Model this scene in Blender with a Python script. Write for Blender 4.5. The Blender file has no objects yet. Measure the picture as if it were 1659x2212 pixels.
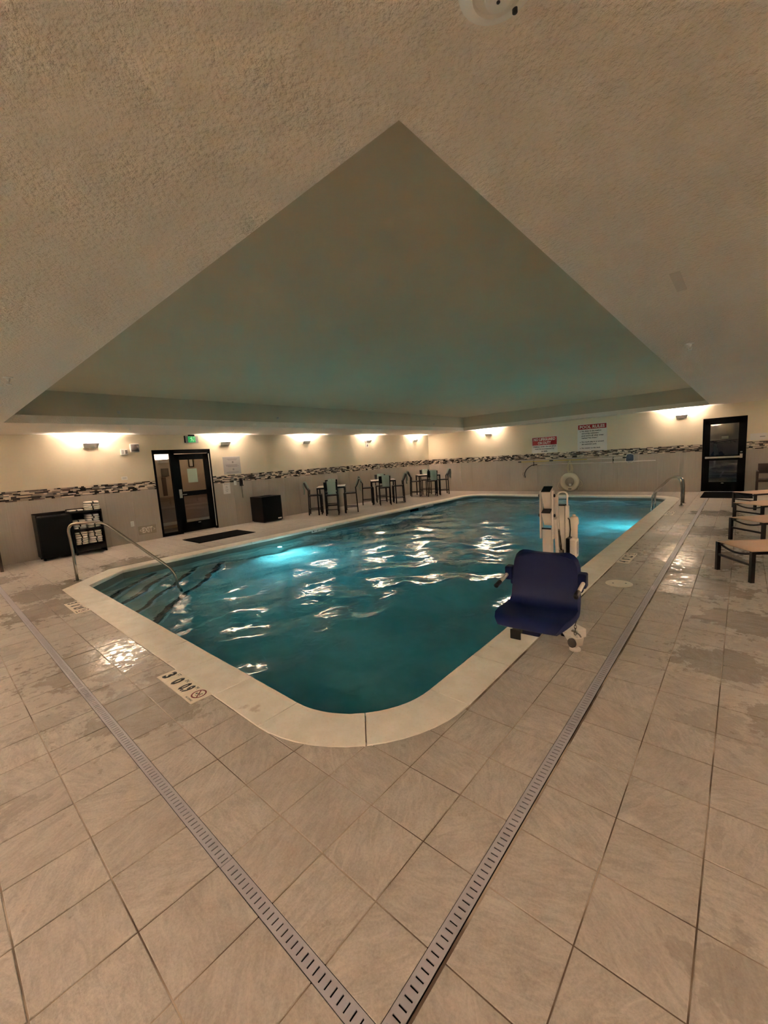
import bpy, bmesh, math, random
from math import pi, sin, cos, sqrt, radians
from mathutils import Vector, Matrix
from mathutils.geometry import tessellate_polygon
random.seed(11)
S = bpy.context.scene
COL = S.collection
# ------------------------------------------------------------------ camera
F_PX, PITCH, ROLL, YAW, CAM_H = 881.76, -0.1291, -0.0640, 0.7249, 1.73
_sy, _cy, _sp, _cp = sin(YAW), cos(YAW), sin(PITCH), cos(PITCH)
_fwd = Vector((-_sy*_cp, _cy*_cp, _sp)); _rt = Vector((_cy, _sy, 0)); _up = _rt.cross(_fwd)
_cr, _sr = cos(ROLL), sin(ROLL)
R2 = _cr*_rt + _sr*_up; U2 = -_sr*_rt + _cr*_up
cam_data = bpy.data.cameras.new('camera'); cam = bpy.data.objects.new('camera', cam_data); COL.objects.link(cam)
cam_data.sensor_fit = 'VERTICAL'; cam_data.sensor_height = 36.0; cam_data.sensor_width = 36.0
cam_data.lens = F_PX*36.0/2212; cam_data.clip_start = 0.02; cam_data.clip_end = 200
cam.matrix_world = Matrix(((R2.x, U2.x, -_fwd.x, 0), (R2.y, U2.y, -_fwd.y, 0), (R2.z, U2.z, -_fwd.z, CAM_H), (0, 0, 0, 1)))
S.camera = cam
def pix(P):
    d = Vector(P)-Vector((0, 0, CAM_H)); z = d.dot(_fwd)
    if z < 0.05: return None
    return (829.5+F_PX*d.dot(R2)/z, 1106-F_PX*d.dot(U2)/z)
# ------------------------------------------------------------------ world, exposure
W = bpy.data.worlds.new('world'); S.world = W; W.use_nodes = True
bg = W.node_tree.nodes['Background']; bg.inputs[0].default_value = (0.010, 0.011, 0.014, 1); bg.inputs[1].default_value = 0.6
S.view_settings.view_transform = 'Standard'; S.view_settings.look = 'None'
S.view_settings.gamma = 1.0; S.view_settings.use_curve_mapping = False
S.view_settings.exposure = 0.0
S.cycles.max_bounces = 9; S.cycles.diffuse_bounces = 5; S.cycles.glossy_bounces = 4; S.cycles.transmission_bounces = 6
S.cycles.sample_clamp_indirect = 60.0
S.cycles.adaptive_threshold = 0.04
SCONCE_W = 268.0
SCONCE_COL = (1.0, 0.885, 0.82)
POOL_W = 58.0
POOL_COL = (0.62, 0.95, 1.0)
# ------------------------------------------------------------------ dimensions (metres; +y along the left wall away from the camera)
XL, YF, XR, YB = -11.73, 16.85, 3.2, -1.8
ZC, ZR = 2.746, 3.329
RX0, RX1, RY0, RY1 = -9.444, -0.826, 1.116, 16.37
BAND0, BAND1 = 1.318, 1.543
PX0, PX1, PY0, PY1, PR = -8.564, -1.712, 1.626, 15.332, 0.68
CW = 0.343
WATER = -0.14
DRX, DRY, DRW = -0.749, 0.6716, 0.029
GX, GY, GP = -1.03, 1.288, 0.3225
# ------------------------------------------------------------------ materials
def lin(r, g, b):
    f = lambda c: (c/255/12.92 if c/255 <= 0.04045 else ((c/255+0.055)/1.055)**2.4)
    return (f(r), f(g), f(b), 1)
def sock(n, *names):
    for k in names:
        if k in n.inputs: return n.inputs[k]
class NT:
    def __init__(s, name):
        s.m = bpy.data.materials.new(name); s.m.use_nodes = True
        s.t = s.m.node_tree; s.b = s.t.nodes['Principled BSDF']; s.o = s.t.nodes['Material Output']
    def n(s, typ, **kw):
        x = s.t.nodes.new(typ)
        for k, v in kw.items():
            if isinstance(v, tuple) and k.startswith('i_'): x.inputs[k[2:]].default_value = v
            elif k.startswith('i_'): x.inputs[k[2:]].default_value = v
            else: setattr(x, k, v)
        return x
    def l(s, a, b): s.t.links.new(a, b)
    def math(s, op, a, b=None, c=None, clamp=False):
        x = s.n('ShaderNodeMath', operation=op); x.use_clamp = clamp
        for i, v in enumerate((a, b, c)):
            if v is None: continue
            if isinstance(v, (int, float)): x.inputs[i].default_value = v
            else: s.l(v, x.inputs[i])
        return x.outputs[0]
    def mix(s, fac, a, b):
        x = s.n('ShaderNodeMix', data_type='RGBA')
        for i, v in ((0, fac), (6, a), (7, b)):
            if isinstance(v, (int, float, tuple)): x.inputs[i].default_value = v
            else: s.l(v, x.inputs[i])
        return x.outputs[2]
    def pos(s): return s.n('ShaderNodeNewGeometry').outputs['Position']
    def noise(s, vec, scale, detail=3, rough=0.55, dist=0.0):
        x = s.n('ShaderNodeTexNoise'); x.inputs['Scale'].default_value = scale; x.inputs['Detail'].default_value = detail
        x.inputs['Roughness'].default_value = rough; x.inputs['Distortion'].default_value = dist
        if vec is not None: s.l(vec, x.inputs['Vector'])
        return x.outputs[0]
    def ramp(s, v, lo, hi, a=0.0, b=1.0):
        x = s.n('ShaderNodeMapRange'); x.interpolation_type = 'SMOOTHSTEP'
        for i, q in enumerate((v, lo, hi, a, b)):
            if isinstance(q, (int, float)): x.inputs[i].default_value = q
            else: s.l(q, x.inputs[i])
        return x.outputs[0]
    def scale(s, vec, sc):
        x = s.n('ShaderNodeMapping'); x.inputs['Scale'].default_value = sc; s.l(vec, x.inputs['Vector']); return x.outputs[0]
    def bump(s, hgt, strength, dist):
        x = s.n('ShaderNodeBump'); x.inputs['Strength'].default_value = strength; x.inputs['Distance'].default_value = dist
        s.l(hgt, x.inputs['Height']); s.l(x.outputs[0], s.b.inputs['Normal'])
def mat(name, col, rough=0.5, metal=0.0, spec=0.5, var=0.0, vscale=8, bump=None, emit=None, estr=0.0, coat=0.0):
    q = NT(name)
    q.b.inputs['Base Color'].default_value = col; q.b.inputs['Roughness'].default_value = rough
    q.b.inputs['Metallic'].default_value = metal; q.b.inputs['Specular IOR Level'].default_value = spec
    if coat: q.b.inputs['Coat Weight'].default_value = coat
    if var:
        nz = q.noise(q.pos(), vscale, 4)
        q.l(q.mix(nz, tuple(c*(1-var) for c in col[:3])+(1,), tuple(min(1, c*(1+var)) for c in col[:3])+(1,)), q.b.inputs['Base Color'])
    if bump: q.bump(q.noise(q.pos(), bump[0], 3), bump[1], bump[2])
    if emit: q.b.inputs['Emission Color'].default_value = emit; q.b.inputs['Emission Strength'].default_value = estr
    return q.m
M = {}
M['white_plastic'] = mat('white_plastic', lin(225, 222, 214), 0.4, var=0.04)
M['shade_metal'] = mat('sconce_shade_paint', lin(206, 198, 190), 0.45, var=0.03)
M['paper'] = mat('paper', lin(214, 208, 203), 0.7, var=0.03)
M['pale_paper'] = mat('pale_paper', lin(188, 205, 186), 0.7, var=0.03)
M['sign_white'] = mat('sign_white', lin(218, 212, 208), 0.5, var=0.03)
M['sign_red'] = mat('sign_red', lin(158, 8, 16), 0.45, var=0.05)
M['ink'] = mat('black_ink', lin(16, 14, 16), 0.5, var=0.1)
M['grey_ink'] = mat('grey_ink', lin(125, 120, 118), 0.6, var=0.1)
M['grey_sign'] = mat('grey_sign', lin(168, 163, 158), 0.5, var=0.05)
M['dark_metal'] = mat('dark_bronze_metal', lin(10, 7, 6), 0.5, 0.0, spec=0.3, var=0.15, vscale=30)
M['lounger_metal'] = mat('dark_brown_frame_paint', lin(28, 17, 15), 0.42, 0.0, var=0.12, vscale=20)
M['brown_metal'] = mat('brown_powder_coat', lin(52, 32, 24), 0.45, 0.0, var=0.12, vscale=20)
M['black_frame'] = mat('black_aluminium', lin(7, 6, 6), 0.55, 0.0, spec=0.12, var=0.1, vscale=20)
M['black_rubber'] = mat('black_rubber', lin(8, 7, 7), 0.9, spec=0.05, var=0.15, vscale=60, bump=(160, 0.3, 0.002))
M['black_plastic'] = mat('black_plastic', lin(14, 13, 14), 0.3, var=0.1)
M['navy'] = mat('navy_rotomoulded_plastic', lin(17, 27, 72), 0.5, spec=0.3, var=0.06, vscale=14, bump=(300, 0.15, 0.001))
M['seam'] = mat('worn_blue_grey_seam', lin(104, 108, 130), 0.5, var=0.3, vscale=70)
M['lift_white'] = mat('white_powder_coat', lin(232, 222, 210), 0.35, var=0.03, vscale=10)
M['steel'] = mat('stainless_steel', (0.44, 0.41, 0.37, 1), 0.18, 1.0, var=0.05, vscale=12)
M['satin_steel'] = mat('satin_steel', (0.52, 0.49, 0.46, 1), 0.35, 1.0, var=0.05, vscale=12)
M['sling'] = mat('tan_sling_fabric', lin(214, 178, 152), 0.75, var=0.05, vscale=120, bump=(500, 0.3, 0.001))
M['tabletop'] = mat('light_tabletop', lin(210, 200, 188), 0.35, var=0.05)
M['towel_green'] = mat('pale_green_towel', lin(146, 160, 148), 0.9, spec=0.1, var=0.06, vscale=60, bump=(220, 0.6, 0.004))
M['towel_white'] = mat('white_towel', lin(238, 230, 220), 0.9, spec=0.1, var=0.04, vscale=60, bump=(220, 0.6, 0.004))
M['wood_dark'] = mat('dark_espresso_wood', lin(20, 11, 9), 0.45, spec=0.3, var=0.25, vscale=14)
M['hamper_black'] = mat('black_laminate', lin(11, 8, 8), 0.5, spec=0.2, var=0.15)
M['rope'] = mat('cream_rope', lin(205, 192, 160), 0.8, var=0.1, vscale=90)
M['ring_white'] = mat('white_foam_ring', lin(222, 212, 190), 0.55, var=0.05)
M['yellow_pole'] = mat('yellow_fibreglass', lin(196, 170, 92), 0.4, var=0.08)
M['alu'] = mat('pale_aluminium', lin(215, 205, 195), 0.35, 0.3, var=0.04)
M['net'] = mat('blue_grey_mesh', lin(100, 106, 124), 0.8, var=0.12, vscale=150)
M['amber'] = mat('clear_plastic', lin(150, 140, 130), 0.15, var=0.1)
M['dark_lens'] = mat('grey_lens', lin(120, 112, 110), 0.12, 0.5, var=0.3, vscale=18)
M['green_lit'] = mat('lit_green_sign', lin(30, 140, 80), 0.4, emit=lin(40, 175, 95), estr=0.55)
M['green_pale'] = mat('lit_pale_green', lin(170, 220, 180), 0.4, emit=lin(150, 215, 165), estr=0.6)
M['beige_plate'] = mat('beige_plate', lin(150, 138, 120), 0.4, var=0.05)
M['pale_letter'] = mat('pale_lettering', lin(205, 195, 178), 0.5, var=0.04)
M['red_label'] = mat('red_label', lin(160, 100, 88), 0.6, var=0.1)
M['marker'] = mat('depth_marker_ceramic', lin(236, 224, 206), 0.35, var=0.04)
M['maroon'] = mat('maroon_print', lin(120, 18, 30), 0.4, var=0.05)
M['bulb'] = mat('lamp_diffuser', lin(255, 240, 215), 0.4, emit=(1.0, 0.80, 0.52, 1), estr=14.0)
M['pool_lens'] = mat('pool_lamp_lens', lin(255, 255, 255), 0.2, emit=(0.55, 0.95, 1.0, 1), estr=60.0)
M['drain'] = mat('grey_drain_plastic', lin(170, 164, 168), 0.38, var=0.06, vscale=20)
M['dark_void'] = mat('dark_channel', lin(12, 10, 9), 0.9, spec=0.1, var=0.1)
M['corridor_wall'] = mat('corridor_plaster', lin(196, 178, 158), 0.8, var=0.04, bump=(90, 0.15, 0.003))
M['corridor_low'] = mat('corridor_panel', lin(168, 140, 130), 0.7, var=0.06)
M['corridor_dark'] = mat('corridor_brown', lin(88, 62, 44), 0.6, var=0.1)
M['corridor_grey'] = mat('corridor_grey', lin(82, 74, 62), 0.6, var=0.1)
M['asphalt'] = mat('outside_ground', lin(70, 62, 56), 0.9, var=0.15)
# mosaic colours
MOS = [mat('mosaic_black', lin(28, 22, 22), 0.22, var=0.2, vscale=60), mat('mosaic_brown', lin(84, 64, 52), 0.3, var=0.2, vscale=60),
       mat('mosaic_cream', lin(214, 196, 174), 0.3, var=0.08, vscale=60), mat('mosaic_grey', lin(126, 118, 110), 0.3, var=0.15, vscale=60),
       mat('mosaic_taupe', lin(160, 142, 124), 0.35, var=0.12, vscale=60)]
M['band_grout'] = mat('mosaic_grout', lin(170, 152, 132), 0.8, var=0.06)
def wall_paint(name, col, bs, bstr, bd, sheen=0.75):
    q = NT(name); p = q.pos()
    q.l(q.mix(q.noise(p, 1.2, 3), tuple(c*0.96 for c in col[:3])+(1,), tuple(min(1, c*1.04) for c in col[:3])+(1,)), q.b.inputs['Base Color'])
    q.b.inputs['Roughness'].default_value = sheen; q.b.inputs['Specular IOR Level'].default_value = 0.25
    q.bump(q.noise(p, bs, 4, 0.6), bstr, bd)
    return q.m
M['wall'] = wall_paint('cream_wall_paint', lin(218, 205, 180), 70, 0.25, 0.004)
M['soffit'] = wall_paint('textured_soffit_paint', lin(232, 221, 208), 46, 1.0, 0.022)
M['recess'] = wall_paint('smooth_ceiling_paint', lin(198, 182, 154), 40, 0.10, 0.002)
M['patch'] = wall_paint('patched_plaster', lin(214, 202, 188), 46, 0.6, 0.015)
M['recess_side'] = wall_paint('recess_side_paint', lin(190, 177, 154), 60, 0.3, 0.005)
def wall_tile():
    q = NT('grey_wall_tile'); p = q.pos()
    oi = q.n('ShaderNodeObjectInfo')
    rnd = oi.outputs['Random']
    n1 = q.noise(q.scale(p, (14, 14, 0.7)), 3.0, 5, 0.6)
    n2 = q.noise(p, 1.5, 2)
    c = q.mix(q.ramp(n1, 0.2, 0.8), lin(168, 156, 143), lin(178, 166, 154))
    c = q.mix(q.math('MULTIPLY', n2, 0.35), c, lin(172, 160, 148))
    q.l(q.mix(q.math('MULTIPLY', rnd, 0.10), c, lin(144, 133, 122)), q.b.inputs['Base Color'])
    q.b.inputs['Roughness'].default_value = 0.48; q.b.inputs['Specular IOR Level'].default_value = 0.4
    q.bump(n1, 0.06, 0.001)
    return q.m
M['wall_tile'] = wall_tile()
WET = [(-4.55, 1.00, 0.75), (-0.48, 7.45, 0.95), (-0.62, 9.6, 0.75), (-8.2, 1.15, 0.75), (-7.0, 0.95, 0.7), (-3.35, 0.95, 0.55), (-0.3, 5.9, 0.6), (-9.0, 2.6, 0.8),
       (0.05, 4.9, 0.45), (-0.1, 3.9, 0.4), (0.5, 5.2, 0.4), (-0.4, 12.0, 0.6), (0.35, 3.2, 0.35), (-10.0, 0.6, 0.6)]
STAIN = [(0.05, 1.52, 0.22), (-2.9, -0.02, 0.3), (-0.05, 3.0, 0.3), (0.35, 2.35, 0.22), (-3.7, 0.35, 0.25), (0.1, 4.4, 0.3), (0.75, 3.6, 0.3), (-5.6, 0.35, 0.35), (-6.4, 0.1, 0.4), (-8.6, 0.75, 0.5)]
def wet_mask(q, p, spots, nz, k):
    acc = None
    for (x, y, r) in spots:
        v = q.n('ShaderNodeVectorMath', operation='DISTANCE'); q.l(p, v.inputs[0]); v.inputs[1].default_value = (x, y, 0)
        g = q.math('MULTIPLY_ADD', v.outputs['Value'], -1.0/r, 1.0)
        acc = g if acc is None else q.math('MAXIMUM', acc, g)
    acc = q.math('MAXIMUM', acc, -0.6)
    return q.math('ADD', acc, q.math('MULTIPLY', q.math('SUBTRACT', nz, 0.5), k))
def floor_tile():
    q = NT('slate_floor_tile'); p = q.pos()
    oi = q.n('ShaderNodeObjectInfo'); geo = q.n('ShaderNodeNewGeometry')
    rnd = q.math('FRACT', q.math('ADD', q.math('MULTIPLY', oi.outputs['Random'], 7.13), q.math('MULTIPLY', geo.outputs['Random Per Island'], 3.7)))
    ang = q.math('MULTIPLY', q.math('ROUND', q.math('MULTIPLY', rnd, 9.0)), 0.55)
    vr = q.n('ShaderNodeVectorRotate', rotation_type='Z_AXIS'); q.l(p, vr.inputs['Vector']); q.l(ang, vr.inputs['Angle'])
    off = q.n('ShaderNodeVectorMath', operation='ADD'); q.l(vr.outputs[0], off.inputs[0])
    cb = q.n('ShaderNodeCombineXYZ'); q.l(q.math('MULTIPLY', rnd, 40.0), cb.inputs[0]); q.l(q.math('MULTIPLY', rnd, 23.0), cb.inputs[1]); q.l(cb.outputs[0], off.inputs[1])
    st = q.noise(q.scale(off.outputs[0], (9, 30, 9)), 1.0, 7, 0.68, 1.2)
    cl = q.noise(off.outputs[0], 7.0, 4, 0.6)
    fine = q.noise(p, 95, 4, 0.75)
    t = q.math('ADD', q.math('ADD', q.math('MULTIPLY', st, 0.42), q.math('MULTIPLY', cl, 0.26)), q.math('MULTIPLY', fine, 0.32))
    c = q.mix(q.ramp(t, 0.30, 0.72), lin(146, 135, 123), lin(204, 193, 180))
    c = q.mix(q.math('MULTIPLY', fine, 0.22), c, lin(212, 201, 188))
    c = q.mix(q.math('MULTIPLY', rnd, 0.30), c, lin(162, 149, 137))
    nz = q.noise(p, 4.2, 6, 0.68)
    w = wet_mask(q, p, WET, nz, 1.9)
    wet = q.ramp(w, 0.14, 0.36)
    stn = q.ramp(wet_mask(q, p, STAIN, q.noise(p, 9, 4, 0.6), 2.8), 0.34, 0.50)
    dark = q.math('MAXIMUM', q.math('MULTIPLY', wet, 0.34), q.math('MULTIPLY', stn, 0.32))
    c2 = q.mix(dark, c, lin(126, 115, 102))
    q.l(c2, q.b.inputs['Base Color'])
    film = q.ramp(q.math('ADD', q.math('MULTIPLY', q.math('MINIMUM', w, 0.9), 0.42), q.math('MULTIPLY', q.math('SUBTRACT', q.noise(p, 13, 4, 0.6), 0.5), 3.0)), 0.26, 0.36)
    ro = q.math('MULTIPLY_ADD', cl, 0.10, 0.40)
    ro = q.math('MULTIPLY', ro, q.math('SUBTRACT', 1.0, q.math('MULTIPLY', wet, 0.45)))
    q.l(q.math('MULTIPLY', ro, q.math('SUBTRACT', 1.0, q.math('MULTIPLY', film, 0.88))), q.b.inputs['Roughness'])
    q.b.inputs['Specular IOR Level'].default_value = 0.42
    h = q.math('ADD', q.math('MULTIPLY', st, 1.0), q.math('MULTIPLY', fine, 0.25))
    h = q.math('MULTIPLY', h, q.math('SUBTRACT', 1.0, q.math('MULTIPLY', film, 0.9)))
    rip = q.noise(p, 11.0, 2)
    h = q.math('ADD', h, q.math('MULTIPLY', q.math('MULTIPLY', rip, film), 1.6))
    q.bump(h, 0.45, 0.004)
    return q.m
M['floor_tile'] = floor_tile()
def grout():
    q = NT('floor_grout'); p = q.pos()
    n = q.noise(p, 1.7, 3)
    q.l(q.mix(q.ramp(n, 0.42, 0.58), lin(96, 76, 60), lin(176, 158, 138)), q.b.inputs['Base Color'])
    q.b.inputs['Roughness'].default_value = 0.75
    return q.m
M['grout'] = grout()
def coping():
    q = NT('cast_stone_coping'); p = q.pos()
    n = q.noise(p, 5.0, 5, 0.6); n2 = q.noise(p, 60, 4, 0.7)
    c = q.mix(q.ramp(n, 0.3, 0.7), lin(234, 225, 210), lin(245, 238, 226))
    c = q.mix(q.ramp(n2, 0.55, 0.8), c, lin(222, 208, 188))
    stn = q.ramp(q.noise(p, 3.2, 4, 0.6), 0.66, 0.74)
    q.l(q.mix(q.math('MULTIPLY', stn, 0.5), c, lin(170, 140, 112)), q.b.inputs['Base Color'])
    q.b.inputs['Roughness'].default_value = 0.42; q.b.inputs['Specular IOR Level'].default_value = 0.4
    q.bump(n2, 0.15, 0.002)
    return q.m
M['coping'] = coping()
def plaster():
    q = NT('pool_plaster'); p = q.pos(); n = q.noise(p, 1.6, 4, 0.6)
    q.l(q.mix(q.ramp(n, 0.3, 0.7), lin(150, 176, 172), lin(176, 198, 192)), q.b.inputs['Base Color'])
    q.b.inputs['Roughness'].default_value = 0.7
    return q.m
M['plaster'] = plaster()
M['waterline'] = mat('waterline_tile', lin(104, 112, 104), 0.35, var=0.15, vscale=20)
M['nosing'] = mat('dark_step_nosing', lin(20, 44, 48), 0.5, var=0.15)
WATER_SIGMA = 0.62
WATER_COL = (0.10, 0.77, 0.86, 1)
def water():
    q = NT('pool_water'); t = q.t; t.nodes.remove(q.b)
    g = q.n('ShaderNodeBsdfGlass'); g.inputs['IOR'].default_value = 1.333; g.inputs['Roughness'].default_value = 0.0
    g.inputs['Color'].default_value = (0.97, 1.0, 1.0, 1)
    p = q.pos(); nz = q.noise(p, 5.0, 2, 0.5, 0.4)
    b = q.n('ShaderNodeBump'); b.inputs['Strength'].default_value = 0.25; b.inputs['Distance'].default_value = 0.03
    q.l(nz, b.inputs['Height']); q.l(b.outputs[0], g.inputs['Normal'])
    q.l(g.outputs[0], q.o.inputs['Surface'])
    v = q.n('ShaderNodeVolumeAbsorption'); v.inputs['Color'].default_value = WATER_COL; v.inputs['Density'].default_value = WATER_SIGMA
    q.l(v.outputs[0], q.o.inputs['Volume'])
    return q.m
M['water'] = water()
def glass():
    q = NT('window_glass'); q.t.nodes.remove(q.b)
    tr = q.n('ShaderNodeBsdfTransparent'); tr.inputs[0].default_value = (0.86, 0.87, 0.85, 1)
    gl = q.n('ShaderNodeBsdfGlossy'); gl.inputs['Roughness'].default_value = 0.02
    fr = q.n('ShaderNodeFresnel'); fr.inputs['IOR'].default_value = 1.5
    nz = q.math('MULTIPLY_ADD', fr.outputs[0], 1.7, 0.01, clamp=True)
    mx = q.n('ShaderNodeMixShader'); q.l(nz, mx.inputs[0]); q.l(tr.outputs[0], mx.inputs[1]); q.l(gl.outputs[0], mx.inputs[2])
    q.l(mx.outputs[0], q.o.inputs['Surface'])
    return q.m
M['glass'] = glass()
# ------------------------------------------------------------------ mesh helpers
class MB:
    def __init__(s): s.v = []; s.f = []; s.mi = []; s.cur = 0
    def add(s, vs, fs, T=None):
        k = len(s.v)
        s.v += [tuple(T @ Vector(v)) if T else tuple(v) for v in vs]
        for f in fs: s.f.append(tuple(i+k for i in f)); s.mi.append(s.cur)
        return s
    def box(s, c, d, T=None, bev=0.0):
        x, y, z = c; a, b, h = d[0]/2, d[1]/2, d[2]/2
        if bev <= 0:
            vs = [(x+i*a, y+j*b, z+k*h) for k in (-1, 1) for i, j in ((-1, -1), (1, -1), (1, 1), (-1, 1))]
            fs = [(3, 2, 1, 0), (4, 5, 6, 7), (0, 1, 5, 4), (1, 2, 6, 5), (2, 3, 7, 6), (3, 0, 4, 7)]
            return s.add(vs, fs, T)
        bm = bmesh.new(); bmesh.ops.create_cube(bm, size=1.0)
        for v in bm.verts: v.co = Vector((x+v.co.x*d[0], y+v.co.y*d[1], z+v.co.z*d[2]))
        bmesh.ops.bevel(bm, geom=list(bm.edges), offset=min(bev, 0.45*min(d)), segments=2, affect='EDGES', profile=0.5)
        bm.verts.index_update(); vs = [v.co.copy() for v in bm.verts]; fs = [[v.index for v in f.verts] for f in bm.faces]; bm.free()
        return s.add(vs, fs, T)
    def bar(s, p, q, w, h=None, up=(0, 0, 1)):
        p, q = Vector(p), Vector(q); h = h or w; d = (q-p); L = d.length; d.normalize()
        u = Vector(up)
        if abs(d.dot(u)) > 0.98: u = Vector((0, 1, 0))
        x = d.cross(u).normalized(); y = x.cross(d).normalized()
        vs = [P+x*(i*w/2)+y*(j*h/2) for P in (p, q) for i, j in ((-1, -1), (1, -1), (1, 1), (-1, 1))]
        return s.add(vs, [(0, 1, 2, 3), (7, 6, 5, 4), (4, 5, 1, 0), (5, 6, 2, 1), (6, 7, 3, 2), (7, 4, 0, 3)])
    def tube(s, pts, r, n=10, closed=False):
        pts = [Vector(p) for p in pts]; m = len(pts); rr = r if isinstance(r, (list, tuple)) else [r]*m
        t0 = (pts[1]-pts[0]).normalized(); u = Vector((0, 0, 1)) if abs(t0.z) < 0.9 else Vector((0, 1, 0))
        x = t0.cross(u).normalized(); vs = []
        for i, p in enumerate(pts):
            a = pts[(i-1) % m] if (closed or i > 0) else p; b = pts[(i+1) % m] if (closed or i < m-1) else p
            t = (b-a).normalized(); x = (x-t*x.dot(t)).normalized(); y = t.cross(x)
            vs += [p+(x*cos(2*pi*k/n)+y*sin(2*pi*k/n))*rr[i] for k in range(n)]
        fs = []
        for i in range(m if closed else m-1):
            for k in range(n):
                a, b = i*n+k, i*n+(k+1) % n; c, d = ((i+1) % m)*n+(k+1) % n, ((i+1) % m)*n+k
                fs.append((a, b, c, d))
        if not closed: fs += [tuple(range(n-1, -1, -1)), tuple((m-1)*n+k for k in range(n))]
        return s.add(vs, fs)
    def lathe(s, prof, n=24, T=None):
        vs = []; fs = []; m = len(prof)
        for r, z in prof: vs += [(r*cos(2*pi*k/n), r*sin(2*pi*k/n), z) for k in range(n)]
        for i in range(m-1):
            for k in range(n): fs.append((i*n+k, i*n+(k+1) % n, (i+1)*n+(k+1) % n, (i+1)*n+k))
        fs += [tuple(range(n-1, -1, -1)), tuple((m-1)*n+k for k in range(n))]
        return s.add(vs, fs, T)
    def prism(s, poly, z0, z1, T=None):
        n = len(poly); vs = [(x, y, z0) for x, y in poly]+[(x, y, z1) for x, y in poly]
        fs = [tuple(range(n-1, -1, -1)), tuple(range(n, 2*n))]+[(i, (i+1) % n, n+(i+1) % n, n+i) for i in range(n)]
        return s.add(vs, fs, T)
    def grid(s, rows, thick=0.0):
        """rows: list of lists of points; thick > 0 closes it into a slab along the vertex normals"""
        a, b = len(rows), len(rows[0]); P = [[Vector(p) for p in r] for r in rows]
        if thick <= 0:
            return s.add([p for r in P for p in r], [(i*b+j, i*b+j+1, (i+1)*b+j+1, (i+1)*b+j) for i in range(a-1) for j in range(b-1)])
        N = [[None]*b for _ in range(a)]
        for i in range(a):
            for j in range(b):
                du = P[min(i+1, a-1)][j]-P[max(i-1, 0)][j]; dv = P[i][min(j+1, b-1)]-P[i][max(j-1, 0)]
                N[i][j] = du.cross(dv).normalized()
        vs = [P[i][j]+N[i][j]*thick/2 for i in range(a) for j in range(b)]+[P[i][j]-N[i][j]*thick/2 for i in range(a) for j in range(b)]
        o = a*b; fs = []
        for i in range(a-1):
            for j in range(b-1):
                q = (i*b+j, (i+1)*b+j, (i+1)*b+j+1, i*b+j+1); fs += [q, tuple(o+x for x in reversed(q))]
        ring = [(0, j) for j in range(b)]+[(i, b-1) for i in range(1, a)]+[(a-1, j) for j in range(b-2, -1, -1)]+[(i, 0) for i in range(a-2, 0, -1)]
        for k in range(len(ring)):
            p = ring[k][0]*b+ring[k][1]; q = ring[(k+1) % len(ring)]; q = q[0]*b+q[1]
            fs.append((p, q, o+q, o+p))
        return s.add(vs, fs)
    def mesh(s, name, mats, smooth=False):
        me = bpy.data.meshes.new(name); me.from_pydata([tuple(v) for v in s.v], [], s.f)
        for m in (mats if isinstance(mats, (list, tuple)) else [mats]): me.materials.append(m)
        if isinstance(mats, (list, tuple)): me.polygons.foreach_set('material_index', s.mi)
        if smooth:
            me.polygons.foreach_set('use_smooth', [True]*len(me.polygons))
        me.update(); return me
    def build(s, name, mats, parent=None, smooth=False, loc=None, fix=False):
        me = s.mesh(name, mats, smooth)
        if fix:
            bm = bmesh.new(); bm.from_mesh(me); bmesh.ops.recalc_face_normals(bm, faces=bm.faces); bm.to_mesh(me); bm.free()
        return link(name, me, parent, loc)
def link(name, me, parent=None, loc=None, rz=None):
    o = bpy.data.objects.new(name, me); COL.objects.link(o)
    if parent: o.parent = parent
    if loc: o.location = loc
    if rz: o.rotation_euler = (0, 0, rz)
    return o
def smooth_angle(o, deg=40):
    me = o.data; bm = bmesh.new(); bm.from_mesh(me)
    for f in bm.faces: f.smooth = True
    for e in bm.edges:
        if len(e.link_faces) == 2 and e.calc_face_angle(0) > radians(deg): e.smooth = False
    bm.to_mesh(me); bm.free(); return o
def tag(o, label=None, cat=None, group=None, kind=None):
    if label: o['label'] = label
    if cat: o['category'] = cat
    if group: o['group'] = group
    if kind: o['kind'] = kind
    return o
def thing(name, label, cat, loc=(0, 0, 0), rz=0.0, group=None):
    o = bpy.data.objects.new(name, None); COL.objects.link(o); o.empty_display_size = 0.1
    o.location = loc; o.rotation_euler = (0, 0, rz)
    return tag(o, label, cat, group)
def copy_tree(o, parent=None):
    c = o.copy(); COL.objects.link(c)
    if parent: c.parent = parent
    for ch in list(o.children): copy_tree(ch, c)
    return c
LW = pi/2   # turn for things hung on the left wall (local -y looks into the room)
def arc(c, r, a0, a1, n): return [(c[0]+r*cos(a0+(a1-a0)*i/n), c[1]+r*sin(a0+(a1-a0)*i/n)) for i in range(n+1)]
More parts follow.
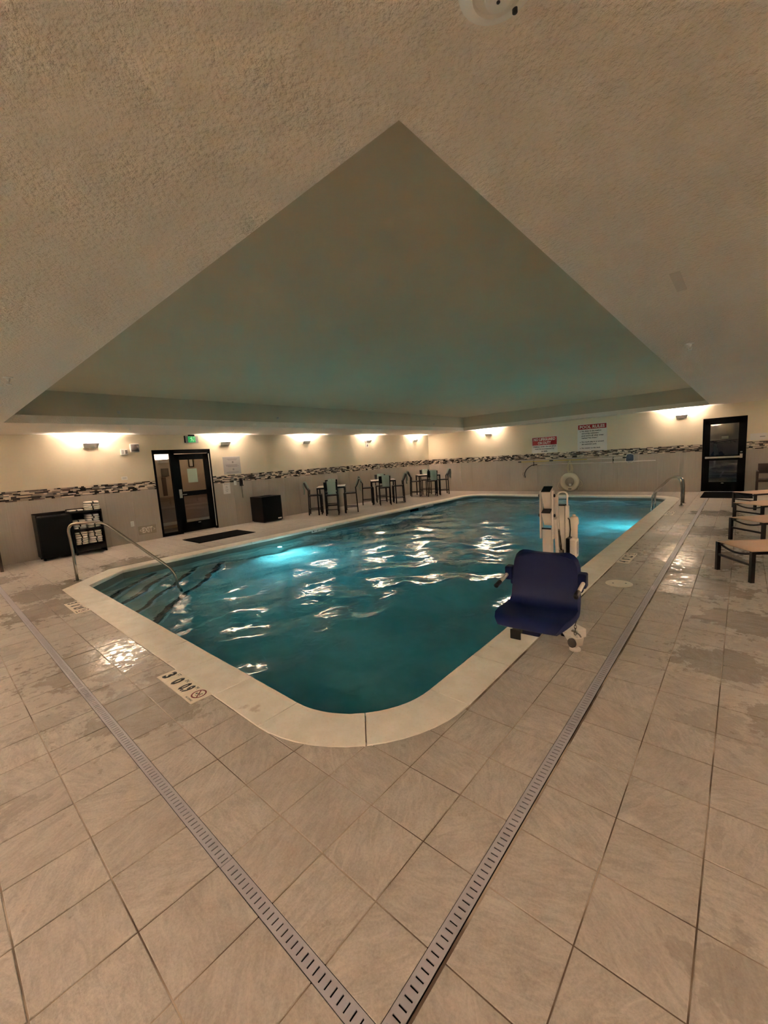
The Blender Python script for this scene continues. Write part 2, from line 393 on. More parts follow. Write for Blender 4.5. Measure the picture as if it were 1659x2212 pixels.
def text_mesh(body, width=None, height=None, bold=0.0, align='CENTER', space=1.0):
    cu = bpy.data.curves.new('lettering', 'FONT'); cu.body = body; cu.size = 1.0; cu.align_x = align; cu.align_y = 'CENTER'
    cu.offset = bold; cu.resolution_u = 2; cu.space_line = space; cu.extrude = 0.0
    ob = bpy.data.objects.new('lettering', cu); COL.objects.link(ob)
    dg = bpy.context.evaluated_depsgraph_get(); dg.update()
    me = bpy.data.meshes.new_from_object(ob.evaluated_get(dg)); bpy.data.objects.remove(ob); bpy.data.curves.remove(cu)
    xs = [v.co.x for v in me.vertices]; ys = [v.co.y for v in me.vertices]
    cx, cy = (min(xs)+max(xs))/2, (min(ys)+max(ys))/2
    sx = width/(max(xs)-min(xs)) if width else None; sy = height/(max(ys)-min(ys)) if height else None
    sx = sx or sy; sy = sy or sx
    for v in me.vertices: v.co = ((v.co.x-cx)*sx, (v.co.y-cy)*sy, 0)
    me.materials.clear(); return me
def letter(body, material, parent, x, z, width=None, height=None, bold=0.0, y=-0.006, flat=False, rz=0.0, left=None, depth=0.001, name='lettering'):
    """lettering standing on a wall thing (x right, z up, facing -y), or flat on the floor when flat=True"""
    me = text_mesh(body, width, height, bold)
    bm = bmesh.new(); bm.from_mesh(me)
    w = max(v.co.x for v in bm.verts)
    if left is not None: x = left+w
    r = bmesh.ops.extrude_face_region(bm, geom=list(bm.faces))
    for g in r['geom']:
        if isinstance(g, bmesh.types.BMVert): g.co.z += depth
    for v in bm.verts:
        a, b, c = v.co
        if flat:
            v.co = (x+a*cos(rz)-b*sin(rz), z+a*sin(rz)+b*cos(rz), y+c)
        else: v.co = (x+a, y-c, z+b)
    bmesh.ops.recalc_face_normals(bm, faces=bm.faces)
    bm.to_mesh(me); bm.free(); me.name = name; me.materials.append(material)
    return link(name, me, parent)
# ------------------------------------------------------------------ pool outline
def offset_ring(off):
    """inner pool outline grown by off: chamfer at the near left corner, round elsewhere; counter-clockwise from the near edge"""
    x0, x1, y0, y1 = PX0-off, PX1+off, PY0-off, PY1+off
    s = -6.27-off*sqrt(2)
    P = [(s-y0, y0)]
    cs = [((PX1-PR, PY0+PR), -pi/2), ((PX1-PR, PY1-PR), 0.0), ((PX0+PR, PY1-PR), pi/2)]
    for c, a in cs: P += arc(c, PR+off, a, a+pi/2, 10)
    P += [(x0, s-x0)]
    return P
def inside(P, q):
    x, y = q; r = False; j = len(P)-1
    for i in range(len(P)):
        if (P[i][1] > y) != (P[j][1] > y) and x < (P[j][0]-P[i][0])*(y-P[i][1])/(P[j][1]-P[i][1])+P[i][0]: r = not r
        j = i
    return r
OUT = offset_ring(CW); INN = offset_ring(0.0)
def struct(o): o['kind'] = 'structure'; return o
# ------------------------------------------------------------------ floor
def floor_slab():
    mb = MB(); z = -0.004
    def poly(outer, hole=None):
        loops = [[Vector((x, y, 0)) for x, y in outer]]
        if hole: loops.append([Vector((x, y, 0)) for x, y in hole])
        flat = [v for l in loops for v in l]
        tris = []
        for t in tessellate_polygon(loops):
            a, b, c = (flat[i] for i in t)
            tris.append(t if (b-a).cross(c-a).z > 0 else (t[0], t[2], t[1]))
        mb.add([(v.x, v.y, z) for v in flat], tris)
    a, b, c, d = DRX-DRW, DRX+DRW, DRY-DRW, DRY+DRW
    E = -10.4
    poly([(XL, d), (a, d), (a, YF), (XL, YF)], offset_ring(0.10))
    poly([(b, d), (XR, d), (XR, YF), (b, YF)]); poly([(b, YB), (XR, YB), (XR, d), (b, d)])
    poly([(XL, YB), (b, YB), (b, c), (XL, c)]); poly([(XL, c), (E, c), (E, d), (XL, d)]); poly([(a, 15.1), (b, 15.1), (b, YF), (a, YF)])
    return struct(mb.build('floor', M['grout']))
FLOOR = floor_slab()
def rect_minus(r, h):
    x0, x1, y0, y1 = r; a0, a1, b0, b1 = h
    if x1 <= a0 or x0 >= a1 or y1 <= b0 or y0 >= b1: return [r]
    o = []
    if x0 < a0: o.append((x0, a0, y0, y1)); x0 = a0
    if x1 > a1: o.append((a1, x1, y0, y1)); x1 = a1
    if y0 < b0: o.append((x0, x1, y0, b0))
    if y1 > b1: o.append((x0, x1, b1, y1))
    return o
def floor_tiles():
    g = 0.0055; tiles = []
    OX0, OX1, OY0, OY1 = PX0-CW-0.004, PX1+CW+0.004, PY0-CW-0.004, PY1+CW+0.004
    i0, i1 = math.floor((XL-GX)/GP), math.ceil((XR-GX)/GP); j0, j1 = math.floor((YB-GY)/GP), math.ceil((YF-GY)/GP)
    OUTS = offset_ring(CW-0.02)
    for i in range(i0, i1):
        for j in range(j0, j1):
            r = (max(XL, GX+i*GP), min(XR, GX+(i+1)*GP), max(YB, GY+j*GP), min(YF, GY+(j+1)*GP))
            rs = [r]
            for h in ((DRX-DRW, DRX+DRW, DRY-DRW, 15.1), (-10.4, DRX+DRW, DRY-DRW, DRY+DRW)):
                rs = [q for p in rs for q in rect_minus(p, h)]
            fin = []
            for q in rs:
                near_corner = any(abs((q[0]+q[1])/2-x) < 1.02 and abs((q[2]+q[3])/2-y) < 1.02 for x in (OX0, OX1) for y in (OY0, OY1))
                if near_corner:
                    cs = [(q[a], q[b]) for a in (0, 1) for b in (2, 3)]
                    if all(inside(OUTS, c) for c in cs): continue
                    ins = [inside(INN, c) for c in cs]
                    if any(ins): continue
                    fin.append(q)
                else: fin += rect_minus(q, (OX0, OX1, OY0, OY1))
            for q in fin:
                if q[1]-q[0] > 0.02 and q[3]-q[2] > 0.02: tiles.append((q[0]+g/2, q[1]-g/2, q[2]+g/2, q[3]-g/2))
    scored = []
    for t in tiles:
        ps = [pix((x, y, 0)) for x, y in ((t[0], t[2]), (t[1], t[2]), (t[1], t[3]), (t[0], t[3]))]
        ar = 0
        ok = [p for p in ps if p and -20 < p[0] < 1679 and -20 < p[1] < 2232]
        if ok and all(ps):
            ps2 = [(min(max(p[0], -50), 1709), min(max(p[1], -50), 2262)) for p in ps]
            ar = abs(sum(ps2[k][0]*ps2[(k+1) % 4][1]-ps2[(k+1) % 4][0]*ps2[k][1] for k in range(4)))/2
        elif ok: ar = 1e5
        scored.append((ar, t))
    scored.sort(key=lambda q: -q[0])
    def shape(mb, w, h, cx, cy, dz=0):
        c = 0.0025; z0, z1, z2 = -0.008, -0.0018+dz, 0.0+dz
        vs = []
        for (a, b, z) in ((w/2, h/2, z0), (w/2, h/2, z1), (w/2-c, h/2-c, z2)):
            vs += [(cx-a, cy-b, z), (cx+a, cy-b, z), (cx+a, cy+b, z), (cx-a, cy+b, z)]
        fs = [(8, 9, 10, 11)]
        for k in (0, 4): fs += [(k+i, k+(i+1) % 4, k+4+(i+1) % 4, k+4+i) for i in range(4)]
        mb.add(vs, fs)
    cache = {}; rng = random.Random(3)
    for ar, t in scored[:300]:
        if ar <= 0: break
        key = (round(t[1]-t[0], 3), round(t[3]-t[2], 3))
        if key not in cache:
            mb = MB(); shape(mb, key[0], key[1], 0, 0); cache[key] = mb.mesh('tile', M['floor_tile'])
        o = link('tile', cache[key], FLOOR, ((t[0]+t[1])/2, (t[2]+t[3])/2, rng.uniform(-0.0006, 0.0004)))
        o.rotation_euler = (rng.uniform(-1, 1)*0.0012, rng.uniform(-1, 1)*0.0012, 0)
    mb = MB()
    for ar, t in scored[300:]: shape(mb, t[1]-t[0], t[3]-t[2], (t[0]+t[1])/2, (t[2]+t[3])/2, rng.uniform(-0.0005, 0.0004))
    mb.build('tile_field', M['floor_tile'], FLOOR)['kind'] = 'stuff'
floor_tiles()
# ------------------------------------------------------------------ walls
WT = 0.14   # wall thickness
def wall(name, spans, T):
    """wall drawn in local x (along), z (up), room side at y=0, body behind (+y); spans: list of (x0, x1, z0, z1) solid pieces"""
    mb = MB()
    for (a, b, c, d) in spans: mb.box(((a+b)/2, WT/2, (c+d)/2), (b-a, WT, d-c), T)
    return struct(mb.build(name, M['wall']))
TL = Matrix.Translation((XL, 0, 0)) @ Matrix.Rotation(pi/2, 4, 'Z')
TF = Matrix.Translation((0, YF, 0))
TR = Matrix.Translation((XR, 0, 0)) @ Matrix.Rotation(-pi/2, 4, 'Z')
TB = Matrix.Translation((0, YB, 0)) @ Matrix.Rotation(pi, 4, 'Z')
DL0, DL1, DH = 4.18, 5.755, 2.343
DR0, DR1 = -1.012, 0.056
wl = wall('wall_left', [(YB, DL0, -0.1, ZC+0.05), (DL1, YF, -0.1, ZC+0.05), (DL0, DL1, DH, ZC+0.05)], TL)
wf = wall('wall_back', [(XL-WT, DR0, -0.1, ZC+0.05), (DR1, XR+WT, -0.1, ZC+0.05), (DR0, DR1, DH, ZC+0.05)], TF)
wr = wall('wall_right', [(-YF, -YB, -0.1, ZC+0.05)], TR)
wb = wall('wall_front', [(-XR-WT, -XL+WT, -0.1, ZC+0.05)], TB)
def panels(w, T, spans, pitch=0.61):
    cache = {}
    for (a, b) in spans:
        n = max(1, round((b-a)/pitch)); st = (b-a)/n
        for k in range(n):
            key = round(st, 4)
            if key not in cache:
                mb = MB(); wd = st-0.0022; c = 0.0015
                for (z0, z1) in ((0.0, BAND0-0.002),):
                    vs = []
                    for (e, y) in ((0, 0.0), (0, -0.0075), (c, -0.009)):
                        vs += [(-wd/2+e, y, z0+e), (wd/2-e, y, z0+e), (wd/2-e, y, z1-e), (-wd/2+e, y, z1-e)]
                    fs = [(8, 9, 10, 11)]
                    for q in (0, 4): fs += [(q+i, q+(i+1) % 4, q+4+(i+1) % 4, q+4+i) for i in range(4)]
                    mb.add(vs, fs)
                cache[key] = mb.mesh('tile_panel', M['wall_tile'])
            o = link('tile_panel', cache[key], w); o.matrix_local = T @ Matrix.Translation((a+(k+0.5)*st, 0, 0))
panels(wl, TL, [(YB, DL0), (DL1, YF-0.009)])
panels(wf, TF, [(XL+0.009, DR0), (DR1, XR)])
panels(wr, TR, [(-YF, -YB)]); panels(wb, TB, [(-XR, -XL)])
def band(name, T, spans, n_single, seed):
    rng = random.Random(seed)
    back = MB()
    for (a, b) in spans: back.box(((a+b)/2, -0.002, (BAND0+BAND1)/2), (b-a, 0.004, BAND1-BAND0), T)
    root = struct(back.build(name, M['band_grout']))
    rows = 8; rh = (BAND1-BAND0)/rows; pcs = []
    for r in range(rows):
        for (a, b) in spans:
            x = a-rng.uniform(0, 0.2); last = -1
            while x < b:
                L = rng.choice((0.06, 0.09, 0.12, 0.15, 0.19, 0.24)); x1 = min(x+L, b); x0 = max(x, a)
                pick = lambda: rng.choices(range(5), (30, 10, 30, 18, 12))[0]
                if r in (0, rows-1): pick = lambda: rng.choices(range(5), (42, 8, 18, 10, 22))[0]
                m = pick()
                while m == last: m = pick()
                last = m
                if x1-x0 > 0.015: pcs.append((x0+0.0012, x1-0.0012, BAND0+r*rh+0.001, BAND0+(r+1)*rh-0.001, m, rng.uniform(0.005, 0.0085)))
                x += L
    sc = []
    for q in pcs:
        c0, c1 = pix(T @ Vector((q[0], 0, q[2]))), pix(T @ Vector((q[1], 0, q[3])))
        vis = c0 and c1 and max(c0[0], c1[0]) > 0 and min(c0[0], c1[0]) < 1659
        sc.append((abs(c1[0]-c0[0])*abs(c1[1]-c0[1]) if vis and abs(c1[0]-c0[0]) >= 9 else 0, q))
    sc.sort(key=lambda k: -k[0])
    def put(mb, q): mb.cur = q[4]; mb.box(((q[0]+q[1])/2, -q[5]/2-0.004, (q[2]+q[3])/2), (q[1]-q[0], q[5], q[3]-q[2]), T)
    k = 0
    for s_, q in sc:
        if k >= n_single or s_ <= 0: break
        mb = MB(); mb.cur = 0; mb.box((0, 0, 0), (q[1]-q[0], q[5], q[3]-q[2]))
        o = mb.build('mosaic_tile', MOS[q[4]], root)
        o.matrix_local = T @ Matrix.Translation(((q[0]+q[1])/2, -q[5]/2-0.004, (q[2]+q[3])/2)); k += 1
    mb = MB()
    for s_, q in sc[k:]: put(mb, q)
    mb.build('mosaic_field', MOS, root)['kind'] = 'stuff'
band('trim_1', TL, [(YB, DL0-0.002), (DL1+0.002, YF-0.016)], 300, 5)
band('trim_2', TF, [(XL+0.004, DR0-0.002), (DR1+0.002, XR)], 200, 8)
band('trim_3', TR, [(-YF, -YB)], 0, 9)
band('trim_4', TB, [(-XR, -XL)], 0, 10)
# ceiling: textured soffit ring, recess sides and smooth recess top
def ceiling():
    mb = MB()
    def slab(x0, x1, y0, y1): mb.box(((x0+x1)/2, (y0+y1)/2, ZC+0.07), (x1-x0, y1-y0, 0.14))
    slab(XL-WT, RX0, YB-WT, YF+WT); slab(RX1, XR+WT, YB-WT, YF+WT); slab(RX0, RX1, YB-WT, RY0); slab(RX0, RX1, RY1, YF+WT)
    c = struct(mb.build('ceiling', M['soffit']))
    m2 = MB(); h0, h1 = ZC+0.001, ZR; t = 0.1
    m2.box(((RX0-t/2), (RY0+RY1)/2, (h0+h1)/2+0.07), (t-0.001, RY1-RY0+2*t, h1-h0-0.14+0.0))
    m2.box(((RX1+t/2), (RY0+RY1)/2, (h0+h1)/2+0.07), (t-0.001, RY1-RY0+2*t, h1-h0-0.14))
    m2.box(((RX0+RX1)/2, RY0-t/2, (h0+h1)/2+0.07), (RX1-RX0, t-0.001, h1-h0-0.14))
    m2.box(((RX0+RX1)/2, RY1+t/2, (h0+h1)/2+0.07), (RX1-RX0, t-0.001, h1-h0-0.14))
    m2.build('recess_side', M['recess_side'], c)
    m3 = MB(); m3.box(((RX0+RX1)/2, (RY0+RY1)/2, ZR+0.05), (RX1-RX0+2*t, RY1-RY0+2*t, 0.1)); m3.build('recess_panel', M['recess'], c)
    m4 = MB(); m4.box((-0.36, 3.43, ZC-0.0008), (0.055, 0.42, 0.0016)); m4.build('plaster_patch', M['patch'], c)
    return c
ceiling()
# ------------------------------------------------------------------ pool
POOL = thing('swimming_pool', 'large teal swimming pool with cream stone coping sunk in the tiled deck', 'pool', (0, 0, 0))
def bottom_z(y): return -1.06-0.42*max(0, min(1, (y-3.0)/9.0))
def basin():
    ring = offset_ring(0.015); n = len(ring); mb = MB(); pts = []
    for i in range(n):   # split long edges so the floor can slope
        a, b = Vector(ring[i]), Vector(ring[(i+1) % n]); k = max(1, int((b-a).length/1.5))
        pts += [tuple(a.lerp(b, t/k)) for t in range(k)]
    m = len(pts); zl = -0.23
    mb.cur = 1; mb.add([(x, y, -0.02) for x, y in pts]+[(x, y, zl) for x, y in pts], [(i, m+i, m+(i+1) % m, (i+1) % m) for i in range(m)])
    mb.cur = 0; mb.add([(x, y, zl) for x, y in pts]+[(x, y, bottom_z(y)) for x, y in pts], [(i, m+i, m+(i+1) % m, (i+1) % m) for i in range(m)])
    xs = [PX0-0.1+k*(PX1-PX0+0.2)/6 for k in range(7)]; ys = [PY0-0.1+k*(PY1-PY0+0.2)/20 for k in range(21)]
    mb.grid([[(x, y, bottom_z(y)) for x in xs] for y in ys])
    return mb.build('basin', [M['plaster'], M['waterline']], POOL)
basin()
def steps():
    wx, wy = PX0-0.012, PY0-0.012
    prev = -6.30
    for s, z in ((-5.72, -0.36), (-5.36, -0.54), (-4.86, -0.72), (-4.32, -0.90)):
        mb = MB(); mb.prism([(-6.29-wy, wy), (s-wy, wy), (wx, s-wx), (wx, -6.29-wx)], -1.2, z)
        st = mb.build('pool_step', M['plaster'], POOL)
        ns = MB(); e = Vector((1, 1, 0)).normalized()
        a, b = Vector((s-wy, wy, z)), Vector((wx, s-wx, z))
        ns.add([a-e*0.07+Vector((0, 0, 0.004)), b-e*0.07+Vector((0, 0, 0.004)), b+e*0.004+Vector((0, 0, 0.004)), a+e*0.004+Vector((0, 0, 0.004)), a+e*0.004-Vector((0, 0, 0.05)), b+e*0.004-Vector((0, 0, 0.05))],
               [(0, 3, 2, 1), (3, 4, 5, 2)])
        ns.build('step_nosing', M['nosing'], st)
steps()
def copings():
    t, ov = 0.055, 0.022
    def stone(ins, outs):
        """strip of coping between matching inner and outer points with a rounded nose"""
        rows = []
        for a, b in zip(ins, outs):
            a, b = Vector((a[0], a[1], 0)), Vector((b[0], b[1], 0)); d = (b-a); w = d.length; d.normalize(); r = 0.018
            prof = [(0.012, -t), (-0.0+0.002, -t+0.012), (0.0, -r), (r*0.3, -r*0.3), (r, 0.0045), (w-0.004, 0.0045), (w, 0.001), (w, -t)]
            rows.append([a+d*u+Vector((0, 0, z)) for u, z in prof])
        mb = MB(); m = len(rows[0]); n = len(rows)
        mb.add([p for r_ in rows for p in r_], [(i*m+j, (i+1)*m+j, (i+1)*m+j+1, i*m+j+1) for i in range(n-1) for j in range(m-1)]
               + [tuple(range(m)), tuple((n-1)*m+j for j in range(m-1, -1, -1))]+[(i*m, i*m+m-1, (i+1)*m+m-1, (i+1)*m) for i in range(n-1)])
        return mb.build('coping_stone', M['coping'], POOL, fix=True)
    g = 0.003
    def straight(a, b, ao, bo, first=None):
        a, b, ao, bo = map(Vector, (a, b, ao, bo)); L = (b-a).length; n = max(1, round(L/0.645))
        for k in range(n):
            t0, t1 = k/n, (k+1)/n; e = g/L
            stone([a.lerp(b, t0+e), a.lerp(b, t1-e)], [ao.lerp(bo, t0+e), ao.lerp(bo, t1-e)])
    def corner(c, a0, halves=2):
        for h in range(halves):
            x0, x1 = a0+h*pi/2/halves, a0+(h+1)*pi/2/halves; e = g/PR
            stone(arc(c, PR, x0+e, x1-e, 7), arc(c, PR+CW, x0+e, x1-e, 7))
    o = CW; s0, s1 = -6.27, -6.27-CW*sqrt(2)
    straight((s0-PY0, PY0), (PX1-PR, PY0), (s1-(PY0-o), PY0-o), (PX1-PR, PY0-o))
    corner((PX1-PR, PY0+PR), -pi/2)
    straight((PX1, PY0+PR), (PX1, PY1-PR), (PX1+o, PY0+PR), (PX1+o, PY1-PR))
    corner((PX1-PR, PY1-PR), 0)
    straight((PX1-PR, PY1), (PX0+PR, PY1), (PX1-PR, PY1+o), (PX0+PR, PY1+o))
    corner((PX0+PR, PY1-PR), pi/2)
    straight((PX0, PY1-PR), (PX0, s0-PX0), (PX0-o, PY1-PR), (PX0-o, s1-(PX0-o)))
    straight((PX0, s0-PX0), (s0-PY0, PY0), (PX0-o, s1-(PX0-o)), (s1-(PY0-o), PY0-o))
copings()
def water_body():
    import numpy as np
    rng = np.random.RandomState(4)
    x0, x1, y0, y1 = PX0-0.04, PX1+0.04, PY0-0.04, PY1+0.04
    nx, ny = 150, 300
    X, Y = np.meshgrid(np.linspace(x0, x1, nx), np.linspace(y0, y1, ny))
    Z = np.zeros_like(X)
    for k in range(22):
        lam = 0.42*(1.55/0.42)**rng.rand(); a = rng.rand()*2*pi; ph = rng.rand()*2*pi
        kx, ky = 2*pi/lam*cos(a), 2*pi/lam*sin(a)
        Z += 0.0034*lam*np.sin(kx*X+ky*Y+ph+0.7*np.sin(1.1*X+0.8*Y+k))
    Z += WATER
    vs = np.stack([X, Y, Z], -1).reshape(-1, 3).tolist()
    fs = [(i*nx+j, i*nx+j+1, (i+1)*nx+j+1, (i+1)*nx+j) for i in range(ny-1) for j in range(nx-1)]
    ring = [j for j in range(nx)]+[i*nx+nx-1 for i in range(1, ny)]+[(ny-1)*nx+j for j in range(nx-2, -1, -1)]+[i*nx for i in range(ny-2, 0, -1)]
    o = len(vs); vs += [[vs[i][0], vs[i][1], -2.0] for i in ring]; m = len(ring)
    fs += [(ring[(k+1) % m], ring[k], o+k, o+(k+1) % m) for k in range(m)]
    fs += [tuple(o+k for k in range(m-1, -1, -1))]
    mb = MB(); mb.add(vs, fs); w = mb.build('water', M['water'], POOL)
    w.data.polygons.foreach_set('use_smooth', [len(p.vertices) == 4 and p.index < (nx-1)*(ny-1) for p in w.data.polygons])
water_body()
def skimmer():
    mb = MB(); T = Matrix.Translation((PX0-0.012, 11.28, -0.128))
    mb.box((0, 0, 0), (0.02, 0.46, 0.13), T); o = mb.build('skimmer_opening', M['dark_void'], POOL)
skimmer()
def pool_light(name, loc, ax, label):
    t = thing(name, label, 'light', loc); s = ax
    T = Matrix.Rotation(pi/2*s, 4, 'Y')
    mb = MB(); mb.lathe([(0.10, 0.0), (0.115, 0.008), (0.115, 0.018), (0.09, 0.026), (0.085, 0.02)], 24, T); mb.build('bezel', M['steel'], t, smooth=False)
    mb = MB(); mb.lathe([(0.082, 0.019), (0.06, 0.030), (0.02, 0.036)], 24, T); mb.build('lens', M['pool_lens'], t, smooth=True)
    la = bpy.data.lights.new('pool_lamp', 'AREA'); la.shape = 'DISK'; la.size = 0.16; la.energy = POOL_W; la.color = POOL_COL
    lo = bpy.data.objects.new('pool_lamp', la); COL.objects.link(lo); lo.parent = t; lo.location = (0.045*s, 0, 0); lo.rotation_euler = (0, -pi/2*s, 0)
pool_light('pool_light', (PX0-0.015, 5.63, -0.72), 1, 'glowing round underwater lamp in the left pool wall near the door mat')
pool_light('pool_light', (PX1+0.015, 11.9, -0.72), -1, 'underwater lamp in the right pool wall behind the white lift')
# ------------------------------------------------------------------ trench drains
def drain(label, loc, rz, L, seg=2.44, off=0.0):
    t = thing('trench_drain', label, 'drain', loc, rz)
    mb = MB(); w = 2*DRW
    mb.box((L/2, 0, -0.06), (L, w, 0.01)); mb.box((L/2, -w/2-0.0022, -0.031), (L, 0.004, 0.056)); mb.box((L/2, w/2+0.0022, -0.031), (L, 0.004, 0.056))
    mb.build('channel', M['dark_void'], t)
    x = 0.0; cache = {}
    while x < L-0.05:
        l = min(seg if x > 0 else seg-off, L-x); key = round(l, 3)
        if key not in cache:
            g = MB(); z = -0.0005; th = 0.004; pit = 0.0305; n = int((l-0.006)/pit); sl = 0.0065; a = w/2; b = 0.0165
            g.box((l/2, (a+b)/2, z-th/2), (l-0.003, a-b, th)); g.box((l/2, -(a+b)/2, z-th/2), (l-0.003, a-b, th))
            for k in range(n+1):
                x0 = 0.0015 if k == 0 else k*pit-pit/2+sl/2+0.003; x1 = (k*pit+pit/2-sl/2+0.003) if k < n else l-0.0015
                if x1-x0 > 0.001: g.box(((x0+x1)/2, 0, z-th/2), (x1-x0, 2*b, th))
            cache[key] = g.mesh('drain_cover', M['drain'])
        link('drain_cover', cache[key], t, (x, 0, 0)); x += l
    return t
drain('grey slotted drain strip running from the foreground to the left', (DRX-DRW-0.002, DRY, 0), pi, 9.6, off=1.56)
drain('grey slotted drain strip running along the right side of the pool', (DRX, DRY-DRW, 0), pi/2, 14.45, off=0.6)
# ------------------------------------------------------------------ depth markers
def depth_marker(loc, rz, chars, label, scale=1.0):
    t = thing('depth_marker', label, 'sign', loc, rz, 'depth markers set in the deck')
    w, h = 0.166*scale, 0.166*scale
    for k in range(4):
        mb = MB(); mb.box((w*(k+0.5), h/2, 0.0), (w-0.002, h-0.001, 0.008), bev=0.001); mb.build('marker_tile', M['marker'], t)
    z = 0.0042
    d1, d2, d3 = chars
    for txt, cx, wd, hh in ((d1, 0.42, 0.062, 0.118), (d2, 1.40, 0.062, 0.118), (d3, 2.42, 0.115, 0.118)):
        letter(txt, M['ink'], t, cx*w, h*0.5, wd*scale, hh*scale, bold=0.045, y=z, flat=True, depth=0.0006)
    for txt, cx in (('FT', 0.83), ('IN', 1.82), ('M', 2.9)):
        letter(txt, M['ink'], t, cx*w, h*0.80, None, 0.030*scale, y=z, flat=True, depth=0.0006)
    ring = MB(); R = 0.058*scale; r = 0.046*scale; cx, cy = 3.5*w, h*0.60; n = 32
    vs = [(cx+q*cos(2*pi*i/n), cy+q*sin(2*pi*i/n), z+0.0008) for q in (r, R) for i in range(n)]
    ring.add(vs, [(i, n+i, n+(i+1) % n, (i+1) % n) for i in range(n)])
    a = pi/4
    ring.add([(cx+R*0.85*cos(a)*q-0.005*sin(a)*e, cy+R*0.85*sin(a)*q*-1-0.005*cos(a)*e, z+0.0009) for q, e in ((-1, -1), (1, -1), (1, 1), (-1, 1))], [(0, 1, 2, 3)])
    ring.build('prohibition_ring', M['maroon'], t, fix=True)
    fig = MB()
    for p, q, wd in (((-0.028, -0.012), (0.012, 0.006), 0.008), ((0.012, 0.006), (0.030, -0.010), 0.005), ((-0.028, -0.012), (-0.034, 0.008), 0.005), ((-0.012, -0.024), (0.02, -0.024), 0.003), ((0.016, 0.012), (0.024, 0.018), 0.012)):
        fig.bar((cx+p[0]*scale, cy+p[1]*scale, z+0.0003), (cx+q[0]*scale, cy+q[1]*scale, z+0.0003), wd*scale, 0.0006)
    fig.build('diver_figure', M['ink'], t)
    letter('NO DIVING', M['ink'], t, 3.5*w, h*0.13, 0.10*scale, 0.016*scale, y=z, flat=True, depth=0.0006)
    return t
depth_marker((-3.712, 1.122, 0.001), 0, ('3', '0', '0.9'), 'depth marker 3 FT 0 IN with red no-diving ring beside the near left coping')
depth_marker((-7.06, 1.122, 0.001), 0, ('3', '0', '0.9'), 'depth marker 3 FT 0 IN by the corner steps and single handrail')
depth_marker((-1.192, 6.62, 0.001), pi/2, ('4', '0', '1.2'), 'depth marker 4 FT 0 IN on the right deck behind the pool lift')
depth_marker((-1.192, 11.42, 0.001), pi/2, ('4', '0', '1.2'), 'farthest depth marker on the right deck before the pair of handrails')
def wall_marker(loc, rz, txt, label):
    t = thing('depth_marker', label, 'sign', loc, rz, 'depth markers on the pool wall')
    mb = MB(); mb.box((0, 0, 0), (0.50, 0.008, 0.088), bev=0.001); mb.build('marker_tile', M['sign_white'], t)
    for s, x, hh in txt: letter(s, M['ink'], t, x, 0.0 if hh > 0.04 else 0.014, None, hh, bold=0.01, y=-0.0045, depth=0.0006)
wall_marker((PX0-0.008, 6.98, -0.062), LW, (('4', -0.19, 0.062), ('FT', -0.13, 0.026), ('0', -0.05, 0.062), ('IN', 0.0, 0.026), ('1.2', 0.11, 0.062), ('M', 0.20, 0.026)), 'white depth plate 4 FT 0 IN on the left pool wall above the water')
wall_marker((PX0-0.008, 12.2, -0.062), LW, (('5', -0.19, 0.062), ('FT', -0.13, 0.026), ('0', -0.05, 0.062), ('IN', 0.0, 0.026)), 'white depth plate on the left pool wall next to the dark skimmer opening')
wall_marker((-4.98, PY1+0.008, -0.062), 0, (('5', -0.19, 0.062), ('FT', -0.13, 0.026), ('0', -0.05, 0.062), ('IN', 0.0, 0.026)), 'white depth plate on the far pool wall below the life ring')
# skimmer lid
t = thing('skimmer_lid', 'round cream skimmer lid set in the deck right of the pool lift', 'lid', (-1.112, 5.59, 0))
mb = MB(); mb.lathe([(0.150, -0.006), (0.150, 0.004), (0.143, 0.0065), (0.0, 0.0066)], 36); mb.build('cover', M['marker'], t)
for x, y in ((-0.06, -0.03), (0.07, 0.03)):
    mb = MB(); mb.lathe([(0.011, 0.006), (0.011, 0.0075), (0.004, 0.0078)], 12, Matrix.Translation((x, y, 0))); mb.build('finger_hole', M['ink'], t)
